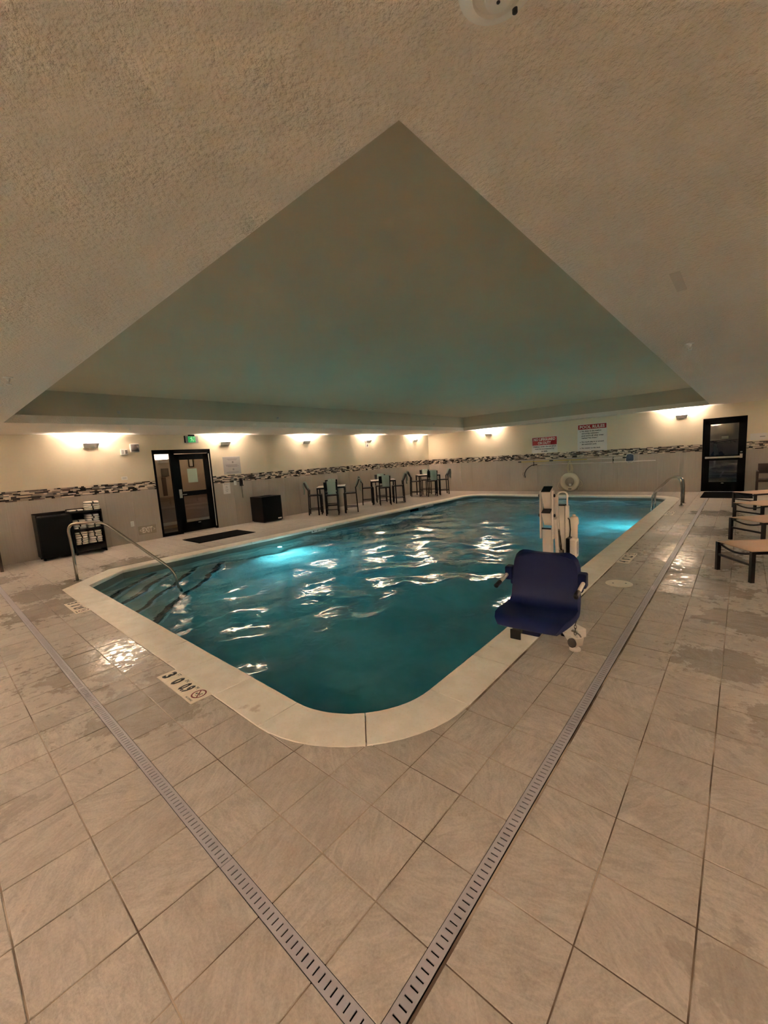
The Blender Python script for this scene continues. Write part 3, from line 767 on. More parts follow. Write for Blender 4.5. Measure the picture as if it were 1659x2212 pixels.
# ------------------------------------------------------------------ sconces
def sconce(loc, rz, label, grp='wall sconces', power=1.0):
    t = thing('wall_sconce', label, 'lamp', loc, rz, grp)
    mb = MB(); mb.box((0, -0.008, -0.04), (0.30, 0.016, 0.12), bev=0.003); mb.build('back_plate', M['white_plastic'], t)
    mb = MB()  # flared front tray: bottom strip by the wall, front plate leaning out
    a, b = 0.135, 0.165
    mb.add([(-a, -0.012, -0.105), (a, -0.012, -0.105), (a, -0.055, -0.105), (-a, -0.055, -0.105),
            (-b, -0.135, 0.0), (b, -0.135, 0.0), (b, -0.128, 0.003), (-b, -0.128, 0.003), (-a, -0.052, -0.100), (a, -0.052, -0.100), (a, -0.012, -0.100), (-a, -0.012, -0.100)],
           [(0, 3, 2, 1), (3, 4, 5, 2), (4, 7, 6, 5), (7, 8, 9, 6), (8, 11, 10, 9), (0, 1, 10, 11), (0, 11, 8, 3), (3, 8, 7, 4), (1, 2, 9, 10), (2, 5, 6, 9)])
    for s_ in (-1, 1):
        q = 0.003*s_
        v = [(a*s_, -0.012, -0.103), (a*s_, -0.055, -0.105), (b*s_, -0.135, 0.0), (b*s_, -0.012, -0.004)]
        mb.add(v+[(x-q, y, z) for x, y, z in v], [(0, 1, 2, 3), (7, 6, 5, 4), (0, 4, 5, 1), (1, 5, 6, 2), (2, 6, 7, 3), (3, 7, 4, 0)])
    mb.build('shade', M['shade_metal'], t, fix=True)
    mb = MB(); mb.box((0, -0.034, -0.080), (0.22, 0.022, 0.018), bev=0.005); mb.build('lamp_tube', M['bulb'], t)
    la = bpy.data.lights.new('sconce_lamp', 'POINT'); la.shadow_soft_size = 0.018; la.energy = SCONCE_W*power; la.color = SCONCE_COL
    lo = bpy.data.objects.new('sconce_lamp', la); COL.objects.link(lo); lo.parent = t; lo.location = (0, -0.055, -0.054)
    return t
SZ = 2.535
for y, lb in ((2.85, 'lit white wall sconce above the dark towel cabinet'), (6.22, 'lit white wall sconce right of the glass door and green sign'),
              (9.27, 'lit white wall sconce above the nearest high table'), (12.48, 'lit white wall sconce above the middle high table'),
              (15.72, 'lit white wall sconce on the left wall nearest the far corner')):
    sconce((XL, y, SZ), LW, lb)
sconce((-8.46, YF, SZ), 0, 'lit white wall sconce on the far wall left of the red signs')
sconce((-1.575, YF, SZ), 0, 'lit white wall sconce on the far wall left of the dark glass door')
for x in (2.0,): sconce((x, YF, SZ), 0, 'lit white wall sconce on the far wall right of the dark glass door')
for y, lb in ((0.4, 'right of the camera'), (3.4, 'above the pool lift side of the deck'), (6.6, 'above the nearest lounger'), (9.8, 'above the middle loungers'), (13.4, 'above the farthest lounger')): sconce((XR, y, SZ), -LW, 'unseen sconce in the row extended for light on the right wall ' + lb)  # unseen row, partly inferred; extra sconces added to brighten the near deck
for k, x in enumerate((-9.6, -6.9, -4.2, -1.5, 1.2)): sconce((x, YB, SZ), pi, 'unseen sconce behind the camera in a row extended for light, %s from the left' % ('first', 'second', 'third', 'fourth', 'fifth')[k])  # also unseen; set closer together to add light near the camera
sconce((XL, -0.6, SZ), LW, 'lit white wall sconce at the near end of the left wall')
# ------------------------------------------------------------------ left door and corridor
def box_part(name, m, parent, c, d, bev=0.0):
    mb = MB(); mb.box(c, d, bev=bev); return mb.build(name, m, parent)
def bevbox(*a): return box_part(*a)
d1 = struct(thing('door_1', 'black framed glass door with sidelight in the left wall under the green exit sign', None, (XL, DL0, 0), LW))
wd = DL1-DL0; fy = 0.03; ft = 0.09
mb = MB()
mb.box((0.025, fy, DH/2), (0.05, ft, DH)); mb.box((wd-0.03, fy, DH/2), (0.06, ft, DH)); mb.box((wd/2, fy, DH-0.055), (wd, ft, 0.11)); mb.box((0.50, fy, DH/2), (0.11, ft, DH)); mb.box((0.25, fy, 0.05), (0.45, ft, 0.10))
mb.build('door_frame', M['black_frame'], d1)
bevbox('sidelight_pane', M['glass'], d1, (0.248, fy, 1.16), (0.405, 0.008, 2.14))
mb = MB(); x0, x1 = 0.56, wd-0.065
mb.box(((x0+0.06), fy-0.01, 1.13), (0.12, 0.045, 2.18)); mb.box((x1-0.075, fy-0.01, 1.13), (0.15, 0.045, 2.18)); mb.box(((x0+x1)/2, fy-0.01, 2.14), (x1-x0, 0.045, 0.16)); mb.box(((x0+x1)/2, fy-0.01, 0.175), (x1-x0, 0.045, 0.27)); mb.box(((x0+x1)/2, fy-0.01, 1.115), (x1-x0, 0.045, 0.13))
leaf = mb.build('door_leaf', M['black_frame'], d1)
box_part('glass_pane', M['glass'], leaf, ((x0+x1)/2-0.015, fy-0.01, 1.62), (x1-x0-0.26, 0.008, 0.90)); box_part('glass_pane', M['glass'], leaf, ((x0+x1)/2-0.015, fy-0.01, 0.68), (x1-x0-0.26, 0.008, 0.76))
mb = MB(); mb.box((x0+0.05, fy-0.036, 1.13), (0.075, 0.012, 0.24), bev=0.004); mb.tube([(x0+0.055, fy-0.04, 1.10), (x0+0.055, fy-0.085, 1.10), (x0+0.07, fy-0.092, 1.10), (x0+0.19, fy-0.092, 1.10)], 0.010, 8); mb.build('door_handle', M['satin_steel'], leaf)
bevbox('hinge_strip', M['alu'], d1, (wd-0.062, fy-0.05, 1.15), (0.014, 0.02, 2.12)); bevbox('door_label', M['alu'], leaf, ((x0+x1)/2, fy-0.034, 0.27), (0.07, 0.003, 0.015))
bevbox('threshold', M['satin_steel'], d1, (wd/2, fy, 0.006), (wd, 0.1, 0.012))
t = thing('paper_notice', 'pale green paper sheet taped to the glass of the left door', 'paper', (XL, 5.18, 1.61), LW)
box_part('sheet', M['pale_paper'], t, (0, fy-0.021, 0), (0.272, 0.003, 0.39))
# corridor behind the door
mb = MB(); mb.box((-13.46, 5.3, 1.3), (0.1, 7.0, 2.8)); mb.box((-12.6, 1.9, 1.3), (1.7, 0.1, 2.8)); mb.box((-12.6, 8.7, 1.3), (1.7, 0.1, 2.8))
cw = struct(mb.build('wall_corridor', M['corridor_wall']))
mb = MB(); mb.box((-13.40, 5.3, 0.53), (0.02, 6.7, 0.94)); mb.build('wainscot', M['corridor_low'], cw)
mb = MB(); mb.box((-13.385, 5.3, 1.01), (0.06, 6.7, 0.03)); mb.build('ledge', M['corridor_wall'], cw)
mb = MB(); mb.box((-13.395, 5.3, 0.15), (0.03, 6.7, 0.10)); mb.build('baseboard', M['alu'], cw)
mb = MB(); mb.box((-12.62, 5.3, -0.055), (1.6, 6.9, 0.11)); struct(mb.build('floor_corridor', M['corridor_grey']))
mb = MB(); mb.box((-12.62, 5.3, 2.70), (1.6, 6.9, 0.1)); struct(mb.build('ceiling_corridor', M['corridor_wall']))
sconce((-13.40, 5.06, 2.14), LW, 'lit corridor sconce seen through the sidelight of the left door', 'corridor sconces', 0.22)
sconce((-13.40, 7.0, 2.14), LW, 'lit corridor sconce hidden right of the left door', 'corridor sconces', 0.22)
t = thing('wall_panel', 'dark grey square panel on the corridor wall seen through the sidelight', 'panel', (-13.41, 5.08, 1.745), LW); box_part('plate', M['corridor_grey'], t, (0, -0.015, 0), (0.22, 0.03, 0.245), 0.004)
t = thing('wall_strip', 'narrow brown strip below the square panel in the corridor', 'panel', (-13.41, 5.02, 1.31), LW); box_part('board', M['corridor_dark'], t, (0, -0.012, 0), (0.12, 0.024, 0.57), 0.003)
t = thing('framed_notice', 'small black framed notice on the corridor wall seen through the left door', 'picture frame', (-13.41, 5.91, 2.0), LW)
mb = MB(); mb.box((0, -0.012, 0.12), (0.17, 0.024, 0.03)); mb.box((0, -0.012, -0.12), (0.17, 0.024, 0.03)); mb.box((-0.07, -0.012, 0), (0.03, 0.024, 0.24)); mb.box((0.07, -0.012, 0), (0.03, 0.024, 0.24)); mb.build('frame', M['black_frame'], t)
bevbox('sheet', M['paper'], t, (0, -0.006, 0), (0.12, 0.006, 0.22))
# ------------------------------------------------------------------ right door
d2 = struct(thing('door_2', 'black framed glass exit door with a steel push bar in the far wall', None, (DR0, YF, 0), 0))
wd = DR1-DR0
mb = MB(); mb.box((0.025, fy, DH/2), (0.05, ft, DH)); mb.box((wd-0.025, fy, DH/2), (0.05, ft, DH)); mb.box((wd/2, fy, DH-0.025), (wd, ft, 0.05)); mb.build('door_frame', M['black_frame'], d2)
x0, x1 = 0.05, wd-0.05; mb = MB()
mb.box((x0+0.07, fy-0.01, 1.15), (0.14, 0.045, 2.28)); mb.box((x1-0.07, fy-0.01, 1.15), (0.14, 0.045, 2.28)); mb.box(((x0+x1)/2, fy-0.01, 2.22), (x1-x0, 0.045, 0.15)); mb.box(((x0+x1)/2, fy-0.01, 0.165), (x1-x0, 0.045, 0.31)); mb.box(((x0+x1)/2, fy-0.01, 1.085), (x1-x0, 0.045, 0.16))
leaf = mb.build('door_leaf', M['black_frame'], d2)
box_part('glass_pane', M['glass'], leaf, (wd/2, fy-0.01, 1.655), (x1-x0-0.27, 0.008, 1.0)); box_part('glass_pane', M['glass'], leaf, (wd/2, fy-0.01, 0.66), (x1-x0-0.27, 0.008, 0.70))
mb = MB(); mb.box(((x0+x1)/2+0.0, fy-0.085, 1.105), (x1-x0-0.06, 0.035, 0.055), bev=0.006); mb.box((x1-0.06, fy-0.055, 1.13), (0.065, 0.05, 0.13), bev=0.006); mb.box((x0+0.06, fy-0.055, 1.105), (0.05, 0.05, 0.06), bev=0.006); mb.build('push_bar', M['satin_steel'], leaf)
bevbox('lock_cylinder', M['satin_steel'], leaf, (x1-0.06, fy-0.038, 1.25), (0.05, 0.012, 0.03)); bevbox('door_label', M['alu'], leaf, (wd/2, fy-0.034, 0.285), (0.06, 0.003, 0.014)); bevbox('threshold', M['alu'], d2, (wd/2, fy-0.05, 0.01), (wd, 0.12, 0.02))
# night outside the right door
mb = MB(); mb.box((-0.5, YF+3.2, -0.06), (8, 6.0, 0.1)); struct(mb.build('ground_outside', M['asphalt']))
t = thing('pale_plate', 'small pale plate seen through the upper pane of the far right door', 'sign', (-0.52, YF+0.07, 1.72), 0); box_part('plate', M['sign_white'], t, (0.06, 0, 0), (0.17, 0.004, 0.085))  # thin pale plate set just behind the upper pane
# ------------------------------------------------------------------ wall fittings, left wall
def lw(name, label, cat, y, z, group=None): return thing(name, label, cat, (XL, y, z), LW, group)
t = lw('emergency_light', 'grey emergency light with domed lens on the left wall beside the white strobe', 'light', 3.785, 2.41)
mb = MB(); mb.box((0, -0.03, 0), (0.215, 0.06, 0.215), bev=0.02); mb.build('housing', M['white_plastic'], t)
mb = MB(); mb.grid([[(-0.09+0.18*j/8, -0.062-0.045*sin(pi*j/8)*sin(pi*(0.15+0.7*i/6)), -0.085+0.17*i/6) for j in range(9)] for i in range(7)], 0.006); mb.build('lens', M['dark_lens'], t, smooth=True)
t = lw('fire_strobe', 'white square fire strobe on the left wall beside the emergency light', 'alarm', 3.54, 2.315)
box_part('housing', M['white_plastic'], t, (0, -0.022, 0), (0.155, 0.044, 0.145), 0.008); box_part('strobe_lens', M['amber'], t, (0.035, -0.055, 0), (0.05, 0.025, 0.09), 0.008)
for k in range(4): box_part('sound_slot', M['grey_ink'], t, (-0.05+k*0.012, -0.0445, 0.0), (0.005, 0.002, 0.09))
def small_label(y, z, m, label, lines=2):
    t = lw('wall_label', label, 'label', y, z, 'small labels on the left wall'); box_part('plate', m, t, (0, -0.0035, 0), (0.135, 0.007, 0.085), 0.001)
    for k in range(lines): box_part('print_line', M['grey_ink'], t, (0, -0.0075, 0.014-0.026*k), (0.09, 0.001, 0.008))
small_label(3.47, 1.662, M['white_plastic'], 'small cream label on the left wall above the mosaic band')
small_label(1.686, 1.075, M['red_label'], 'small reddish label on the grey tile above the dark hamper')
small_label(7.215, 1.11, M['paper'], 'small pale label on the grey tile above the lone dark bin')
for k, (y, z, lb) in enumerate(((3.495, 0.49, 'white wall outlet on the grey tile right of the towel shelf'),)):
    t = lw('wall_outlet', lb, 'outlet', y, z); box_part('cover_plate', M['white_plastic'], t, (0, -0.0135, 0), (0.08, 0.009, 0.135), 0.003)
    for s in (-1, 1): box_part('socket', M['paper'], t, (0, -0.019, 0.028*s), (0.034, 0.004, 0.03), 0.002)
t = lw('low_exit_sign', 'beige floor-level plate with pale EXIT lettering left of the left door', 'sign', 3.825, 0.285)
box_part('plate', M['beige_plate'], t, (0, -0.0135, 0), (0.43, 0.009, 0.225), 0.002)
letter('EXIT', M['pale_letter'], t, 0, 0, 0.25, 0.145, bold=0.03, y=-0.0185)
letter('<', M['pale_letter'], t, -0.165, 0, 0.045, 0.07, bold=0.015, y=-0.0185); letter('>', M['pale_letter'], t, 0.165, 0, 0.045, 0.07, bold=0.015, y=-0.0185)
t = lw('exit_sign', 'clear exit sign with lit green panel above the left door', 'sign', 5.26, 2.62)
box_part('mount', M['black_frame'], t, (0, -0.03, 0.105), (0.16, 0.06, 0.036), 0.003); box_part('end_cap', M['black_frame'], t, (-0.19, -0.03, 0.0), (0.016, 0.05, 0.19), 0.002)
box_part('clear_plate', M['grey_sign'], t, (0, -0.03, -0.01), (0.365, 0.010, 0.19)); box_part('lit_panel', M['green_lit'], t, (0, -0.037, -0.005), (0.21, 0.005, 0.165))
mb = MB()
for p, q, w_ in (((-0.02, 0.045), (0.0, 0.0), 0.02), ((0.0, 0.0), (-0.03, -0.06), 0.014), ((0.0, 0.0), (0.03, -0.03), 0.014), ((0.03, -0.03), (0.02, -0.065), 0.012), ((-0.02, 0.035), (-0.05, 0.01), 0.010), ((-0.015, 0.035), (0.02, 0.03), 0.010), ((-0.005, 0.056), (0.004, 0.066), 0.018), ((0.045, -0.065), (0.045, 0.06), 0.008), ((0.045, 0.06), (0.085, 0.06), 0.008), ((0.085, 0.06), (0.085, -0.065), 0.008)):
    mb.bar((p[0], -0.0405, p[1]), (q[0], -0.0405, q[1]), w_, 0.002, up=(0, 1, 0))
mb.build('running_figure', M['green_pale'], t)
def printed_sheet(y, z, w, h, m, label, name='wall_notice', frame=None, yy=0.0):
    t = lw(name, label, 'notice', y, z); box_part('board', m, t, (0, yy-0.004, 0), (w, 0.008, h), 0.001)
    return t
t = printed_sheet(6.40, 1.83, 0.56, 0.535, M['grey_sign'], 'square grey notice board of faint print on the left wall right of the door')
box_part('rim', M['paper'], t, (0, -0.009, 0.26), (0.56, 0.004, 0.014))
rg = random.Random(2)
for zz, ww in ((0.19, 0.34), (0.165, 0.28), (0.02, 0.40), (0.0, 0.36), (-0.022, 0.42), (-0.04, 0.30), (-0.2, 0.42), (-0.22, 0.38)): box_part('print_line', M['grey_ink'], t, (rg.uniform(-.02, .02), -0.0086, zz), (ww, 0.001, 0.010))
for zz in (0.095, -0.12): box_part('print_mark', M['grey_ink'], t, (0.03, -0.0086, zz), (0.05, 0.001, 0.055))
t = printed_sheet(6.14, 1.145, 0.225, 0.32, M['paper'], 'white paper notice on the grey tile right of the left door', yy=-0.009)
for zz, ww in ((0.125, 0.17), (0.06, 0.06), (0.02, 0.07), (-0.04, 0.09), (-0.09, 0.05)): box_part('print_line', M['grey_ink'], t, (0, -0.0176, zz), (ww, 0.001, 0.012))
t = lw('wall_switch', 'small white switch plate beside the black wall phone', 'switch', 6.43, 1.29); box_part('cover_plate', M['white_plastic'], t, (0, -0.0165, 0), (0.08, 0.009, 0.135), 0.003); box_part('rocker', M['paper'], t, (0, -0.0225, 0), (0.03, 0.005, 0.06), 0.002)
t = lw('wall_phone', 'black wall telephone with dangling cord between door and dark bin', 'telephone', 6.63, 1.30)
box_part('base', M['black_plastic'], t, (0, -0.03, 0), (0.11, 0.06, 0.24), 0.012)
mb = MB(); mb.tube([(0.0, -0.075, 0.10), (0.0, -0.10, 0.07), (0.0, -0.10, -0.05), (0.0, -0.075, -0.09)], [0.022, 0.016, 0.016, 0.022], 10); mb.build('handset', M['black_plastic'], t, smooth=True)
box_part('face_plate', M['alu'], t, (0.045, -0.062, 0.01), (0.022, 0.006, 0.18), 0.002)
mb = MB(); mb.tube([(0.004*sin(k*1.9), -0.035+0.006*cos(k*1.9), -0.12-0.0075*k) for k in range(50)], 0.006, 6); mb.build('cord', M['black_plastic'], t, smooth=True)
t = lw('strobe', 'small white device below the sconce over the middle high table', 'alarm', 12.42, 2.33); box_part('housing', M['white_plastic'], t, (0, -0.025, 0), (0.14, 0.05, 0.17), 0.008); box_part('lens', M['amber'], t, (0, -0.058, -0.01), (0.05, 0.02, 0.08), 0.006)
# mats
def mat_obj(label, c, d):
    t = thing('door_mat', label, 'mat', (c[0], c[1], 0.0), 0, None); box_part('rubber_base', M['black_rubber'], t, (0, 0, 0.005), (d[0], d[1], 0.010), 0.002); box_part('pile', M['black_rubber'], t, (0, 0, 0.0125), (d[0]-0.05, d[1]-0.05, 0.005), 0.001)
mat_obj('black rubber floor mat in front of the left glass door', (-10.24, 5.03), (0.96, 1.52))
mat_obj('black rubber floor mat in front of the far right door', (-0.34, 15.95), (1.16, 1.66))
# ------------------------------------------------------------------ towel hamper, towel shelf and lone bin
DX = 0.44
t = lw('towel_hamper', 'black used-towel hamper cabinet with slotted top against the left wall', 'cabinet', 1.565, 0)
w_ = 0.60; y0 = -0.012
def side(nm, m, x0, x1, ya, yb, za, zb, par=None): return box_part(nm, m, par or t, ((x0+x1)/2, (ya+yb)/2, (za+zb)/2), (abs(x1-x0), abs(yb-ya), zb-za), 0.003)
side('side_panel', M['wood_dark'], 0, 0.02, y0, y0-DX, 0.06, 1.0); side('side_panel', M['wood_dark'], w_-0.02, w_, y0, y0-DX, 0.06, 0.94); side('front_panel', M['hamper_black'], 0.02, w_-0.02, y0-DX+0.025, y0-DX, 0.06, 0.94)
side('back_panel', M['wood_dark'], 0, w_, y0, y0-0.02, 0.06, 1.02); side('bottom_panel', M['wood_dark'], 0.02, w_-0.02, y0-0.02, y0-DX+0.025, 0.06, 0.08)
mb = MB(); mb.box((w_/2, y0-0.09, 0.945), (w_-0.05, 0.14, 0.018)); mb.box((w_/2, y0-DX+0.07, 0.945), (w_-0.05, 0.12, 0.018)); mb.box((0.07, y0-0.22, 0.945), (0.10, 0.14, 0.018)); mb.box((w_-0.07, y0-0.22, 0.945), (0.10, 0.14, 0.018)); mb.build('slotted_top', M['wood_dark'], t)
for x, yy in ((0.05, -0.06), (w_-0.05, -0.06), (0.05, -0.40), (w_-0.05, -0.40)):
    mb = MB(); mb.lathe([(0.022, 0.0), (0.026, 0.02), (0.026, 0.045), (0.015, 0.06)], 12, Matrix.Translation((x, yy, 0))); mb.build('foot', M['black_plastic'], t)
t = lw('towel_shelf', 'dark wood towel shelf unit filled with white towels beside the hamper', 'shelf', 2.17, 0)
w_ = 0.60
side('side_panel', M['wood_dark'], 0, 0.022, y0, y0-DX, 0.10, 0.955); side('side_panel', M['wood_dark'], w_-0.022, w_, y0, y0-DX, 0.0, 1.0)
side('top_panel', M['wood_dark'], 0, w_, y0, y0-DX, 0.955, 0.98); side('back_panel', M['wood_dark'], 0, w_, y0, y0-0.015, 0.10, 1.04)
side('shelf_board', M['wood_dark'], 0.022, w_-0.022, y0-0.015, y0-DX+0.01, 0.555, 0.58); side('shelf_board', M['wood_dark'], 0.022, w_-0.022, y0-0.015, y0-DX+0.01, 0.19, 0.215); side('toe_rail', M['wood_dark'], 0.022, w_-0.022, y0-DX+0.03, y0-DX, 0.08, 0.19)
side('leg', M['wood_dark'], 0.0, 0.03, y0-DX+0.03, y0-DX, 0.0, 0.10)
def rolled_towel(L, hgt, dpt):
    mb = MB(); n = 14; rows = []
    for i in range(7):
        x = -L/2+L*i/6; k = 0.90 if i in (0, 6) else 1.0
        rows.append([Vector((x, k*dpt/2*math.copysign(abs(cos(a))**0.6, cos(a)), k*hgt/2*math.copysign(abs(sin(a))**0.6, sin(a)))) for a in (2*pi*j/n for j in range(n))])
    vs = [p for r in rows for p in r]; fs = [(i*n+j, i*n+(j+1) % n, (i+1)*n+(j+1) % n, (i+1)*n+j) for i in range(6) for j in range(n)]+[tuple(range(n-1, -1, -1)), tuple(6*n+j for j in range(n))]
    mb.add(vs, fs); me = mb.mesh('folded_cloth', M['towel_white'], True)
    b = MB(); rr = [(1.03*dpt/2*math.copysign(abs(cos(a))**0.6, cos(a)), 1.06*hgt/2*math.copysign(abs(sin(a))**0.6, sin(a))) for a in (2*pi*j/n for j in range(n))]
    b.add([(s*0.014, y, z) for s in (-1, 1) for y, z in rr], [(j, (j+1) % n, n+(j+1) % n, n+j) for j in range(n)])
    return me, b.mesh('black_band', M['ink'])
TOW = rolled_towel(0.255, 0.052, 0.30)
rt = random.Random(9)
def put_towel(ly, depth, z, label, grp, sc=(1, 1, 1), tilt=0.0):
    t = thing('rolled_towel', label, 'towel', (XL+depth, ly, z), LW, grp)
    o = link('folded_cloth', TOW[0], t); b = link('black_band', TOW[1], t, (rt.uniform(-0.02, 0.02), 0, 0)); o.scale = b.scale = sc; t.rotation_euler = (0, 0, LW+rt.uniform(-0.06, 0.06)+tilt)
nth = lambda k, n: 'at the bottom' if k == 0 else 'at the top' if k == n-1 else ('second', 'third', 'fourth', 'fifth')[k-1]+' from below'
ords = ['lowest', 'second from below', 'third from below', 'topmost']
for k in range(4): put_towel(2.625, 0.27, 1.006+0.052*k, 'banded white towel on the shelf unit top, %s of its stack' % ords[k], 'towels on top of the shelf unit')
t = thing('black_tray', 'thin black tray under the folded towel on the shelf unit', 'tray', (XL+0.27, 2.29, 0.982), LW); box_part('tray_base', M['black_plastic'], t, (0, 0, 0.006), (0.28, 0.36, 0.012), 0.003)
for s in (-1, 1): box_part('tray_rim', M['black_plastic'], t, (0.137*s, 0, 0.02), (0.006, 0.36, 0.018), 0.001)
put_towel(2.30, 0.27, 1.012, 'single flat white towel on the thin black tray', 'towels on top of the shelf unit', (1.0, 1.0, 0.66))
for col, (yc, n, tag_) in enumerate(((2.325, 4, 'left'), (2.60, 6, 'right'))):
    for k in range(n): put_towel(yc, 0.25, 0.607+0.052*k, 'white banded towel %s in the %s stack of the upper shelf' % (nth(k, n), tag_), 'towels of the %s upper stack' % tag_, (0.95, 1, 1))
for col, (yc, n, tag_) in enumerate(((2.325, 6, 'left'), (2.60, 6, 'right'))):
    for k in range(n): put_towel(yc, 0.25, 0.2405+0.050*k, 'white banded towel %s in the %s stack of the bottom shelf' % (nth(k, n), tag_), 'towels of the %s bottom stack' % tag_, (0.97, 1, 0.96))
t = lw('towel_bin', 'lone dark square towel bin standing against the left wall right of the phone', 'bin', 6.88, 0)
w_ = 0.70; DB = 0.66
side('side_panel', M['wood_dark'], 0, 0.02, y0, y0-DB, 0.03, 0.80); side('side_panel', M['wood_dark'], w_-0.02, w_, y0, y0-DB, 0.03, 0.80); side('front_panel', M['hamper_black'], 0.02, w_-0.02, y0-DB+0.02, y0-DB, 0.03, 0.80); side('back_panel', M['wood_dark'], 0.02, w_-0.02, y0, y0-0.02, 0.03, 0.80)
mb = MB(); mb.box((w_/2, y0-0.12, 0.79), (w_-0.04, 0.20, 0.02)); mb.box((w_/2, y0-DB+0.12, 0.79), (w_-0.04, 0.20, 0.02)); mb.box((0.09, y0-DB/2, 0.79), (0.14, 0.24, 0.02)); mb.box((w_-0.09, y0-DB/2, 0.79), (0.14, 0.24, 0.02)); mb.build('open_lid', M['wood_dark'], t)
side('plinth', M['black_plastic'], 0.03, w_-0.03, y0-0.03, y0-DB+0.03, 0.0, 0.03); box_part('badge', M['alu'], t, (w_-0.11, y0-DB-0.002, 0.085), (0.13, 0.004, 0.035), 0.001)
# ------------------------------------------------------------------ high tables, bar chairs and their towels
def leg_mb(x, y, z0, z1, w=0.028, x1=None, y1=None):
    mb = MB(); mb.bar((x, y, z0), (x if x1 is None else x1, y if y1 is None else y1, z1), w, w, up=(0, 1, 0)); return mb
def make_bar_chair():
    """faces -y; rear legs at +y"""
    t = thing('bar_chair', 'bar chair', 'chair')
    for s in (-1, 1):
        leg_mb(0.20*s, -0.20, 0, 0.64, 0.036).build('leg', M['dark_metal'], t)
        leg_mb(0.20*s, 0.235, 0, 0.84, 0.036, y1=0.205).build('leg', M['dark_metal'], t)
    mb = MB(); mb.box((0, 0.0, 0.655), (0.44, 0.44, 0.035), bev=0.008); mb.build('seat', M['dark_metal'], t)
    mb = MB(); rows = []
    for i in range(7):
        k = i/6; rows.append([(x, 0.205+0.13*k+0.02*sin(pi*k)-0.02*(1-(x/0.22)**2), 0.83+0.27*k) for x in (-0.22, -0.11, 0, 0.11, 0.22)])
    mb.grid(rows, 0.022); mb.build('backrest', M['dark_metal'], t)
    mb = MB()
    for s in (-1, 1): mb.bar((0.20*s, -0.20, 0.19), (0.20*s, 0.228, 0.19), 0.022)
    mb.build('side_rail', M['dark_metal'], t)
    mb = MB(); mb.bar((-0.20, -0.20, 0.28), (0.20, -0.20, 0.28), 0.024); mb.build('foot_rail', M['dark_metal'], t)
    mb = MB(); mb.bar((-0.20, 0.23, 0.19), (0.20, 0.23, 0.19), 0.022); mb.build('back_rail', M['dark_metal'], t)
    return t
def make_bar_table():
    t = thing('bar_table', 'bar table', 'table')
    for sx in (-1, 1):
        for sy in (-1, 1): leg_mb(0.45*sx, 0.45*sy, 0, 0.90, 0.045).build('leg', M['dark_metal'], t)
    mb = MB()
    for s in (-1, 1): mb.box((0, 0.45*s, 0.885), (0.94, 0.045, 0.05)); mb.box((0.45*s, 0, 0.885), (0.045, 0.86, 0.05))
    mb.build('apron', M['dark_metal'], t)
    mb = MB(); mb.box((0, 0, 0.918), (0.94, 0.94, 0.016), bev=0.004); mb.build('tabletop', M['tabletop'], t)
    return t
def make_towel(front, back):
    """hangs over a chair back whose top runs along x at local origin; outside is +y"""
    mb = MB(); rows = []
    for k in range(6): rows.append((-0.028-0.13*(5-k)/5*0.9*front/0.27, -front*(5-k)/5))
    for a in (0.75, 0.5, 0.25): rows.append((0.022*-cos(pi*(1-a))*1.0 if False else -0.026*cos(pi*(1-a)), 0.022*sin(pi*a)))
    for k in range(8): rows.append((0.028+0.012*sin(k*0.9), -back*k/7))
    P = []
    for q, (y, z) in enumerate(rows):
        P.append([(x+0.006*sin(5*z+x*9), y+0.008*sin(x*26+q*0.3), z) for x in [-0.135+0.27*j/8 for j in range(9)]])
    mb.grid(P, 0.012)
    return mb.mesh('folded_cloth', M['towel_green'], True)
CH = make_bar_chair(); TB_ = make_bar_table(); TWL = make_towel(0.20, 0.40); TWS = make_towel(0.24, 0.30)
used = {'c': 0, 't': 0}
side_names = {0: 'pool', 1: 'right', 2: 'wall', 3: 'left'}
def high_table(cx, cy, rot, idx, nm, offs):
    t = TB_ if used['t'] == 0 else copy_tree(TB_); used['t'] += 1
    t.location = (cx, cy, 0); t.rotation_euler = (0, 0, rot); tag(t, '%s dark square high table with a pale top along the left wall' % nm, 'table', 'high tables along the left wall')
    for q in range(4):
        a = rot-pi/4+q*pi/2-pi/4 if False else rot-pi/2+q*pi/2   # outward direction of each side
        dx, dy = cos(a), sin(a); sh, ds = offs[q]
        px, py = cx+dx*ds-dy*sh, cy+dy*ds+dx*sh
        c = CH if used['c'] == 0 else copy_tree(CH); used['c'] += 1
        rz = a-pi/2   # chair's +y (its back) points outward
        c.location = (px, py, 0); c.rotation_euler = (0, 0, rz)
        where = ('with its back to the pool', 'on the right side', 'with its back to the wall', 'on the left side')[q]
        tag(c, 'dark bar chair of the %s high table, %s' % (nm.lower(), where), 'chair', 'bar chairs at the high tables')
        tw = thing('hanging_towel', 'green towel on the %s high table chair %s' % (nm.lower(), where), 'towel', (0, 0, 0), rz, 'towels hung over bar chairs')
        off = {0: -0.03, 1: 0.0, 2: 0.02, 3: 0.0}[q]
        ly, lz = 0.335, 1.10+0.006
        tw.location = (px+off*cos(rz)-ly*sin(rz), py+off*sin(rz)+ly*cos(rz), lz)
        link('folded_cloth', TWL if q in (0, 3, 1) else TWS, tw)
A45 = pi/4
high_table(-10.62, 9.355, A45, 0, 'Nearest', [(0.02, 0.53), (-0.12, 0.62), (0.05, 0.55), (0.10, 0.56)])
high_table(-10.62, 12.03, A45, 1, 'Middle', [(0.02, 0.53), (0.0, 0.58), (0.05, 0.55), (0.06, 0.60)])
high_table(-10.57, 15.02, A45, 2, 'Farthest', [(0.06, 0.53), (0.02, 0.66), (0.0, 0.55), (0.06, 0.56)])
